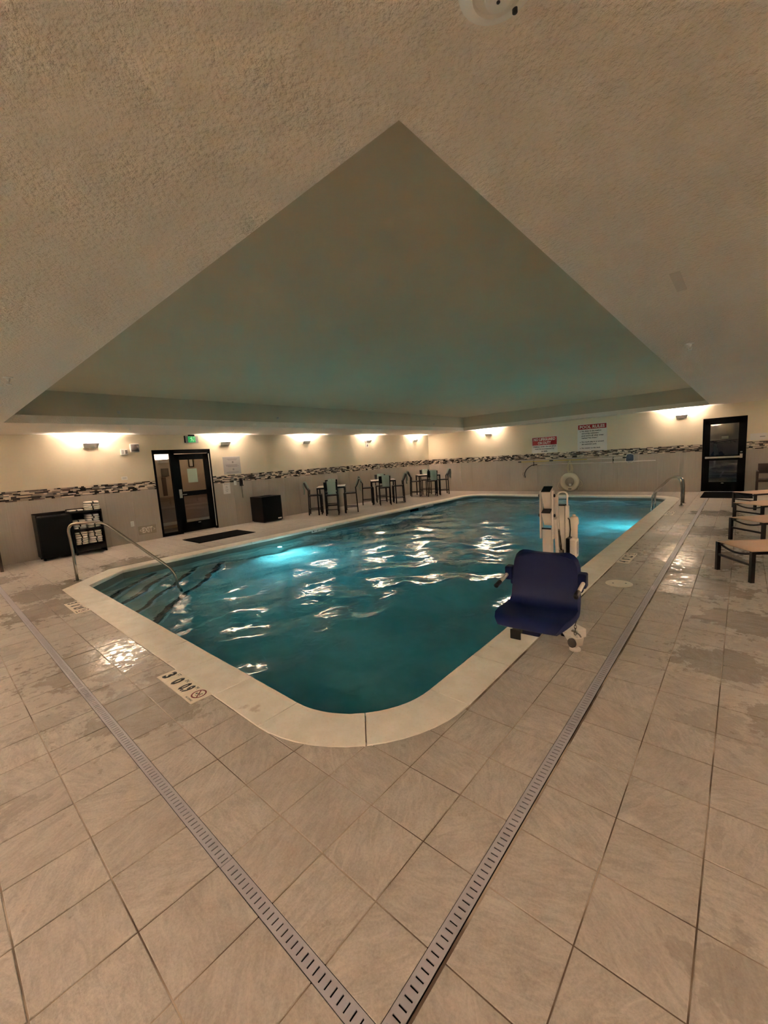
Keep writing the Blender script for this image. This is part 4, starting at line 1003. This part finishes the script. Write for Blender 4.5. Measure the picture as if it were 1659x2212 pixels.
# ------------------------------------------------------------------ far wall: signs, poles, life ring
def fw(name, label, cat, x, z, group=None): return thing(name, label, cat, (x, YF, z), 0, group)
t = fw('lifeguard_sign', 'white wall sign with red NO LIFEGUARD ON DUTY panel on the far wall', 'sign', -6.06, 1.885)
box_part('board', M['sign_white'], t, (0, -0.004, 0), (1.02, 0.008, 0.64), 0.001); box_part('red_panel', M['sign_red'], t, (0, -0.009, 0.145), (0.97, 0.003, 0.31))
letter('NO LIFEGUARD', M['sign_white'], t, 0, 0.22, 0.86, 0.115, bold=0.03, y=-0.0108); letter('ON DUTY', M['sign_white'], t, 0, 0.075, 0.52, 0.115, bold=0.03, y=-0.0108)
for k, s in enumerate(('Children under the age of 12', 'must be accompanied by', 'an adult.')): letter(s, M['ink'], t, 0, -0.075-0.09*k, (0.91, 0.76, 0.24)[k], 0.066, bold=0.03, y=-0.0084)
t = fw('pool_rules_sign', 'tall white wall sign with red POOL RULES heading on the far wall', 'sign', -4.295, 2.04)
box_part('board', M['sign_white'], t, (0, -0.004, 0), (1.02, 0.008, 1.0), 0.001); box_part('red_panel', M['sign_red'], t, (0, -0.009, 0.395), (0.97, 0.003, 0.17))
letter('POOL RULES', M['sign_white'], t, 0, 0.395, 0.86, 0.115, bold=0.03, y=-0.0108)
for k, (s, w2, zz) in enumerate((('No diving in the shallow', 0.68, 0.235), ('end of the swimming', 0.59, 0.15), ('pool and in all other areas', 0.75, 0.065), ('marked "No Diving."', 0.56, -0.02), ('No rough play in or around', 0.76, -0.165), ('the swimming pool.', 0.52, -0.25), ('No running on the deck.', 0.65, -0.395))): letter(s, M['ink'], t, 0, zz, w2, 0.064, bold=0.03, y=-0.0084, left=-0.36)
for zz in (0.235, -0.165, -0.395):
    mb = MB(); mb.lathe([(0.014, 0.0), (0.014, 0.001), (0.001, 0.0012)], 10, Matrix.Translation((-0.41, -0.0082, zz)) @ Matrix.Rotation(pi/2, 4, 'X')); mb.build('bullet', M['ink'], t)
t = fw('net_pole', 'yellow telescopic pole with a blue leaf skimmer net hung on the far wall', 'pole', -5.0, 1.22)
mb = MB(); mb.tube([(-2.02, -0.075, 0.015), (0.55, -0.075, 0.010)], 0.017, 8); mb.build('pole', M['yellow_pole'], t)
mb = MB(); mb.tube([(0.55, -0.075, 0.010), (1.83, -0.075, 0.006)], 0.013, 8); mb.build('inner_pole', M['alu'], t)
for a, b in ((-2.13, -2.0), (-0.84, -0.70), (1.74, 1.86)):
    mb = MB(); mb.tube([(a, -0.075, 0.015), (b, -0.075, 0.015)], 0.023, 8); mb.build('grip', M['black_plastic'], t)
ring = [(1.84, 0.05), (1.87, 0.13), (1.98, 0.145), (2.08, 0.10), (2.09, -0.09), (2.03, -0.17), (1.90, -0.18), (1.83, -0.10)]
mb = MB(); mb.tube([(x, -0.08, z) for x, z in ring], 0.011, 6, closed=True); nf = mb.build('net_frame', M['alu'], t)
mb = MB(); mb.add([(x, -0.082, z) for x, z in ring]+[(1.96, -0.03, -0.02)], [(i, (i+1) % 8, 8) for i in range(8)]+[((i+1) % 8, i, 8) for i in range(8)]); mb.build('net_mesh', M['net'], nf)
t = fw('rescue_hook', 'white shepherd rescue pole with dark hook end hung on the far wall', 'pole', -5.0, 1.10)
mb = MB(); mb.tube([(-1.33, -0.075, 0.0), (2.73, -0.075, -0.015)], 0.017, 8); mb.build('pole', M['alu'], t)
mb = MB(); pts = [(-1.33, 0.0), (-1.45, -0.003), (-1.58, -0.03), (-1.70, -0.10), (-1.80, -0.20), (-1.86, -0.32), (-1.87, -0.42), (-1.84, -0.52)]
mb.tube([(x, -0.075, z) for x, z in pts], 0.016, 8); mb.build('hook', M['dark_metal'], t, smooth=True)
mb = MB(); mb.tube([(-1.84, -0.075, -0.52), (-1.90, -0.075, -0.50), (-1.94, -0.075, -0.40), (-1.93, -0.075, -0.30)], 0.006, 6); mb.build('hook_return', M['dark_metal'], t, smooth=True)
for x in (-6.50, -3.58):
    t = fw('pole_bracket', 'black double hook holding the %s end of the poles on the far wall' % ('left' if x < -5 else 'right'), 'bracket', x, 1.16, 'pole brackets on the far wall')
    mb = MB(); mb.box((0, -0.012, 0), (0.03, 0.008, 0.22), bev=0.002)
    for z in (0.046, -0.075): mb.tube([(0, -0.012, z), (0, -0.075, z-0.01), (0, -0.098, z+0.008), (0, -0.098, z+0.03)], 0.006, 6)
    mb.build('hook_plate', M['dark_metal'], t)
t = fw('life_ring', 'white round life ring hung with cream rope on the far wall', 'life ring', -5.075, 0.385)
mb = MB(); n, m = 40, 14; vs = []; fs = []
for i in range(n):
    a = 2*pi*i/n
    for j in range(m):
        b = 2*pi*j/m; r = 0.262+0.098*cos(b); vs.append((r*cos(a), -0.075+0.06*sin(b), r*sin(a)))
for i in range(n):
    for j in range(m): fs.append((i*m+j, ((i+1) % n)*m+j, ((i+1) % n)*m+(j+1) % m, i*m+(j+1) % m))
mb.add(vs, fs); mb.build('ring', M['ring_white'], t, smooth=True, fix=True)
mb = MB(); mb.tube([(-0.30, -0.08, 0.22), (-0.40, -0.08, -0.02), (-0.46, -0.08, -0.16), (-0.42, -0.08, -0.27), (-0.32, -0.08, -0.28), (-0.22, -0.08, -0.26)], 0.010, 6); mb.tube([(0.25, -0.08, 0.26), (0.36, -0.08, 0.08), (0.44, -0.08, -0.02), (0.46, -0.08, -0.12), (0.40, -0.08, -0.18), (0.33, -0.08, -0.17)], 0.010, 6); mb.build('grab_line', M['rope'], t, smooth=True)
mb = MB(); mb.box((0.02, -0.137, -0.275), (0.12, 0.006, 0.03), bev=0.002); mb.build('stencil_mark', M['ink'], t)
t = fw('rope_coil', 'bundle of cream rope hanging from a peg above the life ring', 'rope', -5.07, 1.16)
box_part('peg', M['alu'], t, (0, -0.05, 0.03), (0.03, 0.1, 0.03), 0.004)
rr = random.Random(4); mb = MB()
for k in range(9):
    w2 = rr.uniform(0.05, 0.15); L = rr.uniform(0.38, 0.52); ph = rr.uniform(-0.02, 0.02)
    mb.tube([(ph+w2*sin(2*pi*i/14)*(0.35+0.65*(1-cos(2*pi*i/14))/2), -0.05-0.006*k+0.012*sin(i), 0.015-L*(1-cos(2*pi*i/14))/2) for i in range(14)], 0.009, 6, closed=True)
mb.build('coil', M['rope'], t, smooth=True)
mb = MB(); mb.tube([(0.0, -0.055, -0.45), (0.0, -0.05, -0.60), (0.0, -0.05, -0.86)], 0.006, 6); mb.build('tail', M['rope'], t, smooth=True)
mb = MB(); mb.lathe([(0.01, 0.06), (0.05, 0.045), (0.055, 0.0), (0.03, -0.045), (0.005, -0.05)][::-1], 14, Matrix.Translation((0.01, -0.06, -0.89))); mb.build('float', M['white_plastic'], t, smooth=True)
t = fw('ring_bracket', 'thin white rack bracket holding the life ring on the far wall', 'bracket', -5.0, 0.05)
mb = MB(); mb.tube([(-0.2, -0.02, 0.0), (-0.2, -0.14, -0.02), (0.20, -0.14, -0.02), (0.24, -0.10, 0.0), (0.24, -0.02, 0.12)], 0.007, 6); mb.build('wire', M['alu'], t)
t = fw('paper_notice', 'white paper notice on the far wall right of the dark exit door', 'paper', 0.36, 1.68); box_part('sheet', M['paper'], t, (0, -0.003, 0), (0.46, 0.004, 0.20)); box_part('print_line', M['grey_ink'], t, (0.05, -0.0056, 0.0), (0.12, 0.001, 0.02))
# ------------------------------------------------------------------ handrails
def bend(pts, r, n=5):
    """rounds the inner corners of a 3-D polyline"""
    P = [Vector(p) for p in pts]; out = [P[0]]
    for i in range(1, len(P)-1):
        a, b, c = P[i-1], P[i], P[i+1]; u, v = (a-b), (c-b); q = min(r, u.length*0.48, v.length*0.48); p0, p1 = b+u.normalized()*q, b+v.normalized()*q
        out += [p0.lerp(b, t/n).lerp(b.lerp(p1, t/n), t/n) for t in range(n+1)]
    return out+[P[-1]]
def escutcheon(t, x, y, z=0.0):
    mb = MB(); mb.lathe([(0.055, z+0.0), (0.058, z+0.006), (0.05, z+0.014), (0.026, z+0.018)], 20, Matrix.Translation((x, y, 0))); mb.build('base_cover', M['steel'], t, smooth=False)
t = thing('pool_handrail', 'single bent stainless handrail at the corner steps of the pool', 'handrail', (-8.465, 1.58, 0), math.atan2(1.061, 1.403))
mb = MB(); mb.tube(bend([(0, 0, -0.02), (0.0, 0, 0.60), (-0.03, 0, 0.985), (0.60, 0, 1.0), (1.72, 0, 0.12), (1.77, 0, -0.12), (1.80, 0, -0.62)], 0.17, 7), 0.0225, 14); mb.build('rail', M['steel'], t, smooth=True); escutcheon(t, 0, 0)
for yy, nm in ((13.28, 'nearer'), (13.79, 'farther')):
    t = thing('pool_handrail', '%s of the pair of stainless grab rails at the far right corner of the pool' % nm, 'handrail', (-1.195, yy, 0), pi, 'pair of grab rails')
    mb = MB(); mb.tube(bend([(0, 0, -0.02), (0.0, 0, 0.50), (0.04, 0, 0.735), (0.26, 0, 0.745), (0.66, 0, 0.30), (0.67, 0, -0.2), (0.67, 0, -0.5)], 0.14, 7), 0.024, 14); mb.build('rail', M['steel'], t, smooth=True); escutcheon(t, 0, 0)
# ------------------------------------------------------------------ loungers and armchairs
def make_lounger():
    """foot end along x at y=0 (width), body along +y"""
    t = thing('sun_lounger', 'lounger', 'sun lounger'); w = 0.62; h = 0.375; L = 1.95
    for sx in (-1, 1):
        for y in (0.02, 1.45): leg_mb(sx*(w/2-0.02), y, 0, h, 0.042).build('leg', M['lounger_metal'], t)
    mb = MB()
    for sx in (-1, 1): mb.bar((sx*(w/2-0.02), 0.0, h-0.015), (sx*(w/2-0.02), L, h-0.015), 0.042, 0.034)
    mb.build('side_rail', M['lounger_metal'], t)
    mb = MB(); mb.tube([(-w/2+0.02+(w-0.04)*k/10, 0.03, h-0.02-0.055*sin(pi*k/10)) for k in range(11)], 0.013, 8); mb.build('curved_end_bar', M['lounger_metal'], t, smooth=True)
    mb = MB(); mb.bar((-w/2+0.02, 0.02, h*0.56), (w/2-0.02, 0.02, h*0.56), 0.026); mb.build('stretcher', M['lounger_metal'], t)
    rows = []
    for i in range(12):
        y = 0.0+L*i/11; rows.append([(x, y, h+0.004-0.018*(1-(2*x/w)**2)*min(1, i/2)) for x in [-w/2+0.005+(w-0.01)*j/8 for j in range(9)]])
    mb = MB(); mb.grid(rows, 0.006); mb.build('sling', M['sling'], t, smooth=True)
    return t
LG = make_lounger()
lp = [((-0.221, 6.80), (0.138, 6.28), 'nearest'), ((-0.13, 8.95), (0.285, 8.50), 'second nearest'), ((-0.112, 11.0), (0.312, 10.58), 'third nearest'), ((-0.16, 13.15), (0.23, 12.72), 'farthest')]
for k, (a, b, nm) in enumerate(lp):
    o = LG if k == 0 else copy_tree(LG); a, b = Vector(a), Vector(b); d = (b-a).normalized(); m_ = a+d*0.29
    o.location = (m_.x, m_.y, 0); o.rotation_euler = (0, 0, math.atan2(d.y, d.x)); tag(o, 'tan sling sun lounger with dark frame on the right deck, %s of the row' % nm, 'sun lounger', 'sun loungers on the right deck')
def make_armchair():
    """faces -y"""
    t = thing('armchair', 'armchair', 'chair'); w = 0.60
    for s in (-1, 1):
        leg_mb(s*(w/2-0.025), -0.25, 0, 0.66, 0.05).build('leg', M['brown_metal'], t); leg_mb(s*(w/2-0.025), 0.25, 0, 0.66, 0.05, y1=0.27).build('leg', M['brown_metal'], t)
        mb = MB(); mb.box((s*(w/2-0.025), 0.0, 0.675), (0.055, 0.56, 0.03), bev=0.004); mb.build('armrest', M['brown_metal'], t)
    mb = MB(); mb.box((0, -0.25, 0.415), (w-0.1, 0.04, 0.075)); mb.box((0, 0.25, 0.415), (w-0.1, 0.04, 0.075))
    for s in (-1, 1): mb.box((s*(w/2-0.025), 0, 0.415), (0.04, 0.46, 0.075))
    mb.build('seat_frame', M['brown_metal'], t)
    mb = MB(); mb.box((0, 0, 0.44), (w-0.10, 0.48, 0.02), bev=0.006); mb.build('seat', M['brown_metal'], t)
    mb = MB(); mb.grid([[(x, 0.255+0.09*k/5, 0.60+0.28*k/5) for x in (-0.26, -0.1, 0.1, 0.26)] for k in range(6)], 0.03); mb.build('backrest', M['brown_metal'], t)
    return t
AC = make_armchair(); AC.location = (0.60, 16.24, 0); tag(AC, 'brown armchair with a towel on its back, right of the far exit door', 'chair')
tw = thing('hanging_towel', 'pale green towel over the armchair right of the far exit door', 'towel', (0.70, 16.24+0.345, 0.885), 0); link('folded_cloth', TWS, tw)
AC2 = copy_tree(AC); AC2.location = (-11.17, 0.60, 0); AC2.rotation_euler = (0, 0, pi/2); tag(AC2, 'brown armchair at the left edge by the left wall', 'chair')
# ------------------------------------------------------------------ ceiling fittings
def sprinkler(x, y, label, z=ZC):
    t = thing('sprinkler_head', label, 'sprinkler', (x, y, z), 0, 'ceiling sprinkler heads')
    mb = MB(); mb.lathe([(0.04, 0.0), (0.04, -0.004), (0.018, -0.010), (0.012, -0.03), (0.012, -0.04)], 16); mb.build('escutcheon', M['white_plastic'], t, fix=True)
    mb = MB(); mb.tube([(0.012, 0, -0.035), (0.016, 0, -0.05), (0.004, 0, -0.066)], 0.003, 6); mb.tube([(-0.012, 0, -0.035), (-0.016, 0, -0.05), (-0.004, 0, -0.066)], 0.003, 6); mb.lathe([(0.022, -0.066), (0.022, -0.069), (0.004, -0.07)], 14); mb.build('deflector', M['white_plastic'], t)
sprinkler(-0.474, 5.65, 'white sprinkler head on the right soffit'); sprinkler(-5.406, 0.73, 'white sprinkler head on the near soffit at the left edge of the view')
sprinkler(-10.22, 3.26, 'white sprinkler head on the left soffit near the first sconce'); sprinkler(-9.92, 5.55, 'white sprinkler head on the left soffit near the second sconce'); sprinkler(-9.94, 10.3, 'white sprinkler head on the left soffit near the middle high table')
t = thing('smoke_detector', 'round white smoke detector on the soffit at the top edge of the view', 'detector', (-0.44, 0.98, ZC))
mb = MB(); mb.lathe([(0.085, 0.0), (0.085, -0.012), (0.07, -0.022), (0.055, -0.026), (0.052, -0.020), (0.03, -0.020), (0.028, -0.040), (0.010, -0.044)], 32); smooth_angle(mb.build('housing', M['white_plastic'], t, fix=True))
mb = MB(); mb.lathe([(0.004, -0.044), (0.004, -0.0455), (0.001, -0.046)], 10, Matrix.Translation((0.0, 0.0, 0))); mb.lathe([(0.006, -0.02), (0.006, -0.028), (0.002, -0.029)], 10, Matrix.Translation((0.012, 0.06, -0.004))); mb.build('sensor_port', M['ink'], t)
for y, lb in ((2.86, 'nearest small sidewall sprinkler on the left face of the ceiling recess'), (6.61, 'second small sidewall sprinkler on the left face of the ceiling recess'), (10.15, 'third small sidewall sprinkler on the left face of the ceiling recess'), (14.02, 'farthest small sidewall sprinkler on the left face of the ceiling recess')):
    t = thing('sidewall_sprinkler', lb, 'sprinkler', (RX0, y, 2.99), LW, 'sidewall sprinklers in the ceiling recess')
    mb = MB(); T = Matrix.Rotation(pi/2, 4, 'X'); mb.lathe([(0.035, 0.0), (0.035, 0.005), (0.015, 0.012), (0.011, 0.045), (0.020, 0.05), (0.018, 0.055)], 14, T); mb.build('body', M['satin_steel'], t)
    box_part('deflector', M['satin_steel'], t, (0, -0.06, 0.015), (0.04, 0.03, 0.004))
# ------------------------------------------------------------------ pool lift
def pool_lift():
    th = 0.073
    t = thing('pool_lift', 'white pool lift with a navy blue seat standing on the right deck', 'pool lift', (-1.132, 3.064, 0), th)
    # local: x to the picture's right, -y the way the seat faces
    W_ = 0.52
    def shell(rows, thick):
        mb = MB(); mb.grid(rows, thick); return mb
    prof = [(-0.40, 0.475), (-0.385, 0.505), (-0.34, 0.517), (-0.24, 0.512), (-0.12, 0.500), (-0.03, 0.500), (0.03, 0.520), (0.065, 0.57), (0.085, 0.66), (0.10, 0.76), (0.112, 0.84), (0.116, 0.885), (0.117, 0.905), (0.117, 0.918)]
    def width(k):
        y, z = prof[k]
        if k <= 4: return (0.40, 0.455, 0.50, 0.525, 0.53)[k]
        if k <= 9: return (0.53, 0.52, 0.51, 0.505, 0.50)[k-5]
        return (0.485, 0.45, 0.40, 0.34)[k-10]
    rows = []
    for k, (y, z) in enumerate(prof):
        w = width(k); r = []
        for j in range(13):
            u = -1+2*j/12; e = abs(u)**4
            if k >= 6: r.append((u*w/2, y-0.030*e, z))
            else: r.append((u*w/2, y, z+0.014*e*(1 if k > 1 else 0.3)))
        rows.append(r)
    smooth_angle(shell(rows, 0.045).build('seat', M['navy'], t, fix=True), 60)
    mb = MB(); mb.box((0, -0.28, 0.445), (0.14, 0.09, 0.08), bev=0.012); mb.box((0.0, -0.10, 0.455), (0.40, 0.22, 0.05), bev=0.015); mb.build('seat_underside', M['navy'], t)
    mb = MB(); mb.box((-0.075, -0.40, 0.43), (0.075, 0.014, 0.07), bev=0.004); mb.box((-0.075, -0.37, 0.445), (0.06, 0.06, 0.03)); mb.build('footrest_socket', M['black_plastic'], t)
    mb = MB(); mb.tube([(x, 0.045+0.012*(1-(x/0.22)**2), 0.558) for x in [-0.22+0.44*k/14 for k in range(15)]], 0.0035, 6); mb.tube([(x, -0.01, 0.5245) for x in (-0.19, -0.12)], 0.003, 6); mb.tube([(x, -0.02, 0.5235) for x in (-0.06, 0.04, 0.10)], 0.003, 6); mb.build('seat_seam', M['seam'], t)
    for s in (-1, 1):
        mb = MB(); mb.box((s*0.275, 0.06, 0.745), (0.06, 0.085, 0.11), bev=0.012); mb.box((s*0.245, 0.085, 0.715), (0.06, 0.06, 0.15), bev=0.018); br = mb.build('arm_bracket', M['navy'], t)
        mb = MB(); mb.tube([(s*0.285, 0.04, 0.735), (s*0.285, -0.135, 0.714)], 0.0145, 12); a = mb.build('armrest', M['lift_white'], t, smooth=False)
        mb = MB(); mb.tube([(s*0.285, -0.135, 0.714), (s*0.285, -0.216, 0.705), (s*0.285, -0.223, 0.704)], [0.018, 0.018, 0.009], 12); mb.build('hand_grip', M['black_plastic'], a)
    # front seat column with its linkage plates
    cx, cy = -0.077, 0.45
    mb = MB(); mb.box((cx, cy, 0.69), (0.073, 0.07, 0.72), bev=0.004); mb.build('seat_column', M['lift_white'], t)
    mb = MB(); mb.box((cx, 0.27, 0.47), (0.07, 0.36, 0.06), bev=0.004); mb.build('seat_arm', M['lift_white'], t)
    for s in (-1, 1):
        mb = MB(); mb.prism([(-0.022, 0.965), (0.032, 0.965), (0.034, 1.355), (0.024, 1.375), (-0.008, 1.375), (-0.022, 1.355)], -0.006, 0.006, Matrix.Translation((cx+s*0.050, cy-0.02, 0)) @ Matrix(((0, 0, 1, 0), (1, 0, 0, 0), (0, 1, 0, 0), (0, 0, 0, 1)))); pl = mb.build('linkage_plate', M['lift_white'], t, fix=True)
        for z in (1.335, 1.165):
            mb = MB(); mb.lathe([(0.014, 0.0), (0.014, 0.010), (0.006, 0.013)], 10, Matrix.Translation((cx+s*0.056, cy-0.02, z)) @ Matrix.Rotation(s*pi/2, 4, 'Y')); mb.build('bolt', M['dark_metal'], pl)
    for z in (1.405, 1.225):
        mb = MB(); h = 0.185 if z > 1.3 else 0.15
        mb.add([(cx-0.037, cy-0.055, z-0.035), (cx+0.037, cy-0.055, z-0.035), (cx+0.037, cy+0.03, z), (cx-0.037, cy+0.03, z), (cx-0.031, cy+0.005, z-h), (cx+0.031, cy+0.005, z-h), (cx+0.031, cy+0.03, z-h), (cx-0.031, cy+0.03, z-h)],
               [(0, 1, 2, 3), (4, 5, 1, 0), (5, 6, 2, 1), (6, 7, 3, 2), (7, 4, 0, 3), (7, 6, 5, 4)])
        ar = mb.build('arm_end', M['lift_white'], t, fix=True)
        mb = MB(); mb.add([(cx-0.037, cy-0.058, z-0.032), (cx+0.037, cy-0.058, z-0.032), (cx+0.037, cy+0.03, z+0.005), (cx-0.037, cy+0.03, z+0.005), (cx-0.037, cy-0.056, z-0.037), (cx+0.037, cy-0.056, z-0.037)], [(0, 1, 2, 3), (4, 5, 1, 0)]); mb.build('end_cap', M['black_plastic'], ar)
    mb = MB(); mb.box((cx, cy-0.04, 1.055), (0.075, 0.012, 0.012)); mb.build('column_cap', M['black_plastic'], t)
    # parallel arms folding back down to the mast foot
    mx, my = -0.030, 0.75
    for x, y1, z1, y0_, z0 in ((cx+0.062, cy+0.03, 1.33, my-0.06, 0.80), (cx+0.062, cy+0.0, 1.14, my-0.10, 0.62)):
        mb = MB(); mb.bar((x, y1, z1), (mx-0.012, y0_, z0), 0.024, 0.042); mb.build('lift_arm', M['lift_white'], t)
    mb = MB(); mb.tube([(cx+0.055, cy+0.12, 1.02), (mx, my-0.075, 0.82)], 0.013, 10); mb.tube([(mx, my-0.075, 0.82), (mx+0.005, my-0.06, 0.66)], 0.026, 10); mb.build('actuator', M['steel'], t)
    # rear mast, handle loop, canister and battery box
    mb = MB(); mb.box((mx-0.002, my, 0.635), (0.056, 0.056, 1.15), bev=0.004); mast = mb.build('mast', M['lift_white'], t)
    mb = MB(); mb.box((mx-0.002, my, 1.216), (0.058, 0.058, 0.012)); mb.build('mast_cap', M['black_plastic'], mast)
    mb = MB(); mb.box((mx+0.042, my-0.005, 0.90), (0.026, 0.05, 0.62), bev=0.004); mb.build('mast_rail', M['lift_white'], t)
    mb = MB(); mb.tube(bend([(mx-0.033, my-0.03, 1.15), (mx-0.033, my-0.03, 1.335), (mx+0.042, my+0.0, 1.335), (mx+0.042, my+0.0, 1.15)], 0.037, 6), 0.0075, 10); mb.build('handle_loop', M['lift_white'], t, smooth=True)
    mb = MB(); mb.lathe([(0.02, 0.78), (0.030, 0.80), (0.030, 1.03), (0.039, 1.045), (0.039, 1.075), (0.030, 1.105), (0.014, 1.113), (0.012, 1.13)], 20, Matrix.Translation((mx+0.092, my+0.03, 0))); smooth_angle(mb.build('canister', M['lift_white'], t))
    mb = MB(); mb.box((mx+0.068, my-0.06, 0.845), (0.034, 0.10, 0.175), bev=0.008); mb.build('battery_mount', M['black_plastic'], t)
    mb = MB(); mb.box((mx+0.113, my-0.07, 0.845), (0.056, 0.095, 0.165), bev=0.008); bt = mb.build('battery_box', M['lift_white'], t)
    mb = MB(); mb.box((mx+0.142, my-0.085, 0.85), (0.004, 0.035, 0.11), bev=0.001); mb.build('battery_latch', M['grey_sign'], bt)
    mb = MB(); mb.tube([(mx+0.055, my-0.03, 1.10), (mx+0.07, my-0.05, 1.09), (mx+0.075, my-0.04, 1.0), (mx+0.07, my-0.05, 0.92)], 0.006, 8); mb.build('cable', M['black_plastic'], t, smooth=True)
    # base on the deck, outrigger bracket with foot caster, and its chain
    mb = MB(); mb.box((-0.05, 0.80, 0.08), (0.12, 0.30, 0.08), bev=0.01); mb.box((mx, my, 0.12), (0.10, 0.10, 0.08), bev=0.01); mb.build('base', M['lift_white'], t)
    for x, y in ((-0.09, 0.70), (-0.01, 0.70), (-0.09, 0.90), (-0.01, 0.90)):
        mb = MB(); mb.lathe([(0.03, 0.0), (0.03, 0.012), (0.012, 0.016), (0.012, 0.04)], 12, Matrix.Translation((x, y, 0.0))); mb.build('levelling_foot', M['dark_metal'], t)
    R = Matrix.Translation((0.105, 0.50, 0.0)) @ Matrix.Rotation(radians(-38), 4, 'Z')
    mb = MB(); mb.box((-0.03, 0.03, 0.145), (0.22, 0.09, 0.075), R, bev=0.006); mb.prism([(-0.09, 0.11), (0.09, 0.11), (0.075, 0.035), (0.03, 0.03)], -0.04, 0.04, R @ Matrix(((1, 0, 0, 0), (0, 0, -1, 0), (0, 1, 0, 0), (0, 0, 0, 1)))); ob = mb.build('outrigger', M['lift_white'], t, fix=True)
    mb = MB(); mb.box((0.05, -0.017, 0.16), (0.06, 0.003, 0.022), R); mb.build('plate_label', M['grey_sign'], ob)
    mb = MB(); mb.lathe([(0.036, -0.016), (0.040, -0.008), (0.040, 0.008), (0.036, 0.016)], 18, R @ Matrix.Translation((0.06, -0.055, 0.07)) @ Matrix.Rotation(pi/2, 4, 'X')); mb.build('caster_wheel', M['dark_lens'], ob)
    mb = MB(); mb.lathe([(0.045, 0.0), (0.045, 0.014), (0.02, 0.026), (0.02, 0.05)], 16, R @ Matrix.Translation((0.055, -0.02, 0))); mb.build('foot_pad', M['lift_white'], ob)
    mb = MB()
    for k in range(5):
        c = Vector((0.16, 0.36-0.004*k, 0.30-0.026*k)); rot = Matrix.Rotation(pi/2*(k % 2), 4, 'Z')
        mb.tube([c+rot @ Vector((0.009*cos(2*pi*i/10), 0, 0.018*sin(2*pi*i/10))) for i in range(10)], 0.0032, 6, closed=True)
    mb.tube([(0.13, 0.36, 0.205), (0.17, 0.335, 0.21), (0.195, 0.34, 0.19), (0.20, 0.36, 0.165)], 0.006, 6)
    mb.build('chain', M['steel'], t)
pool_lift()
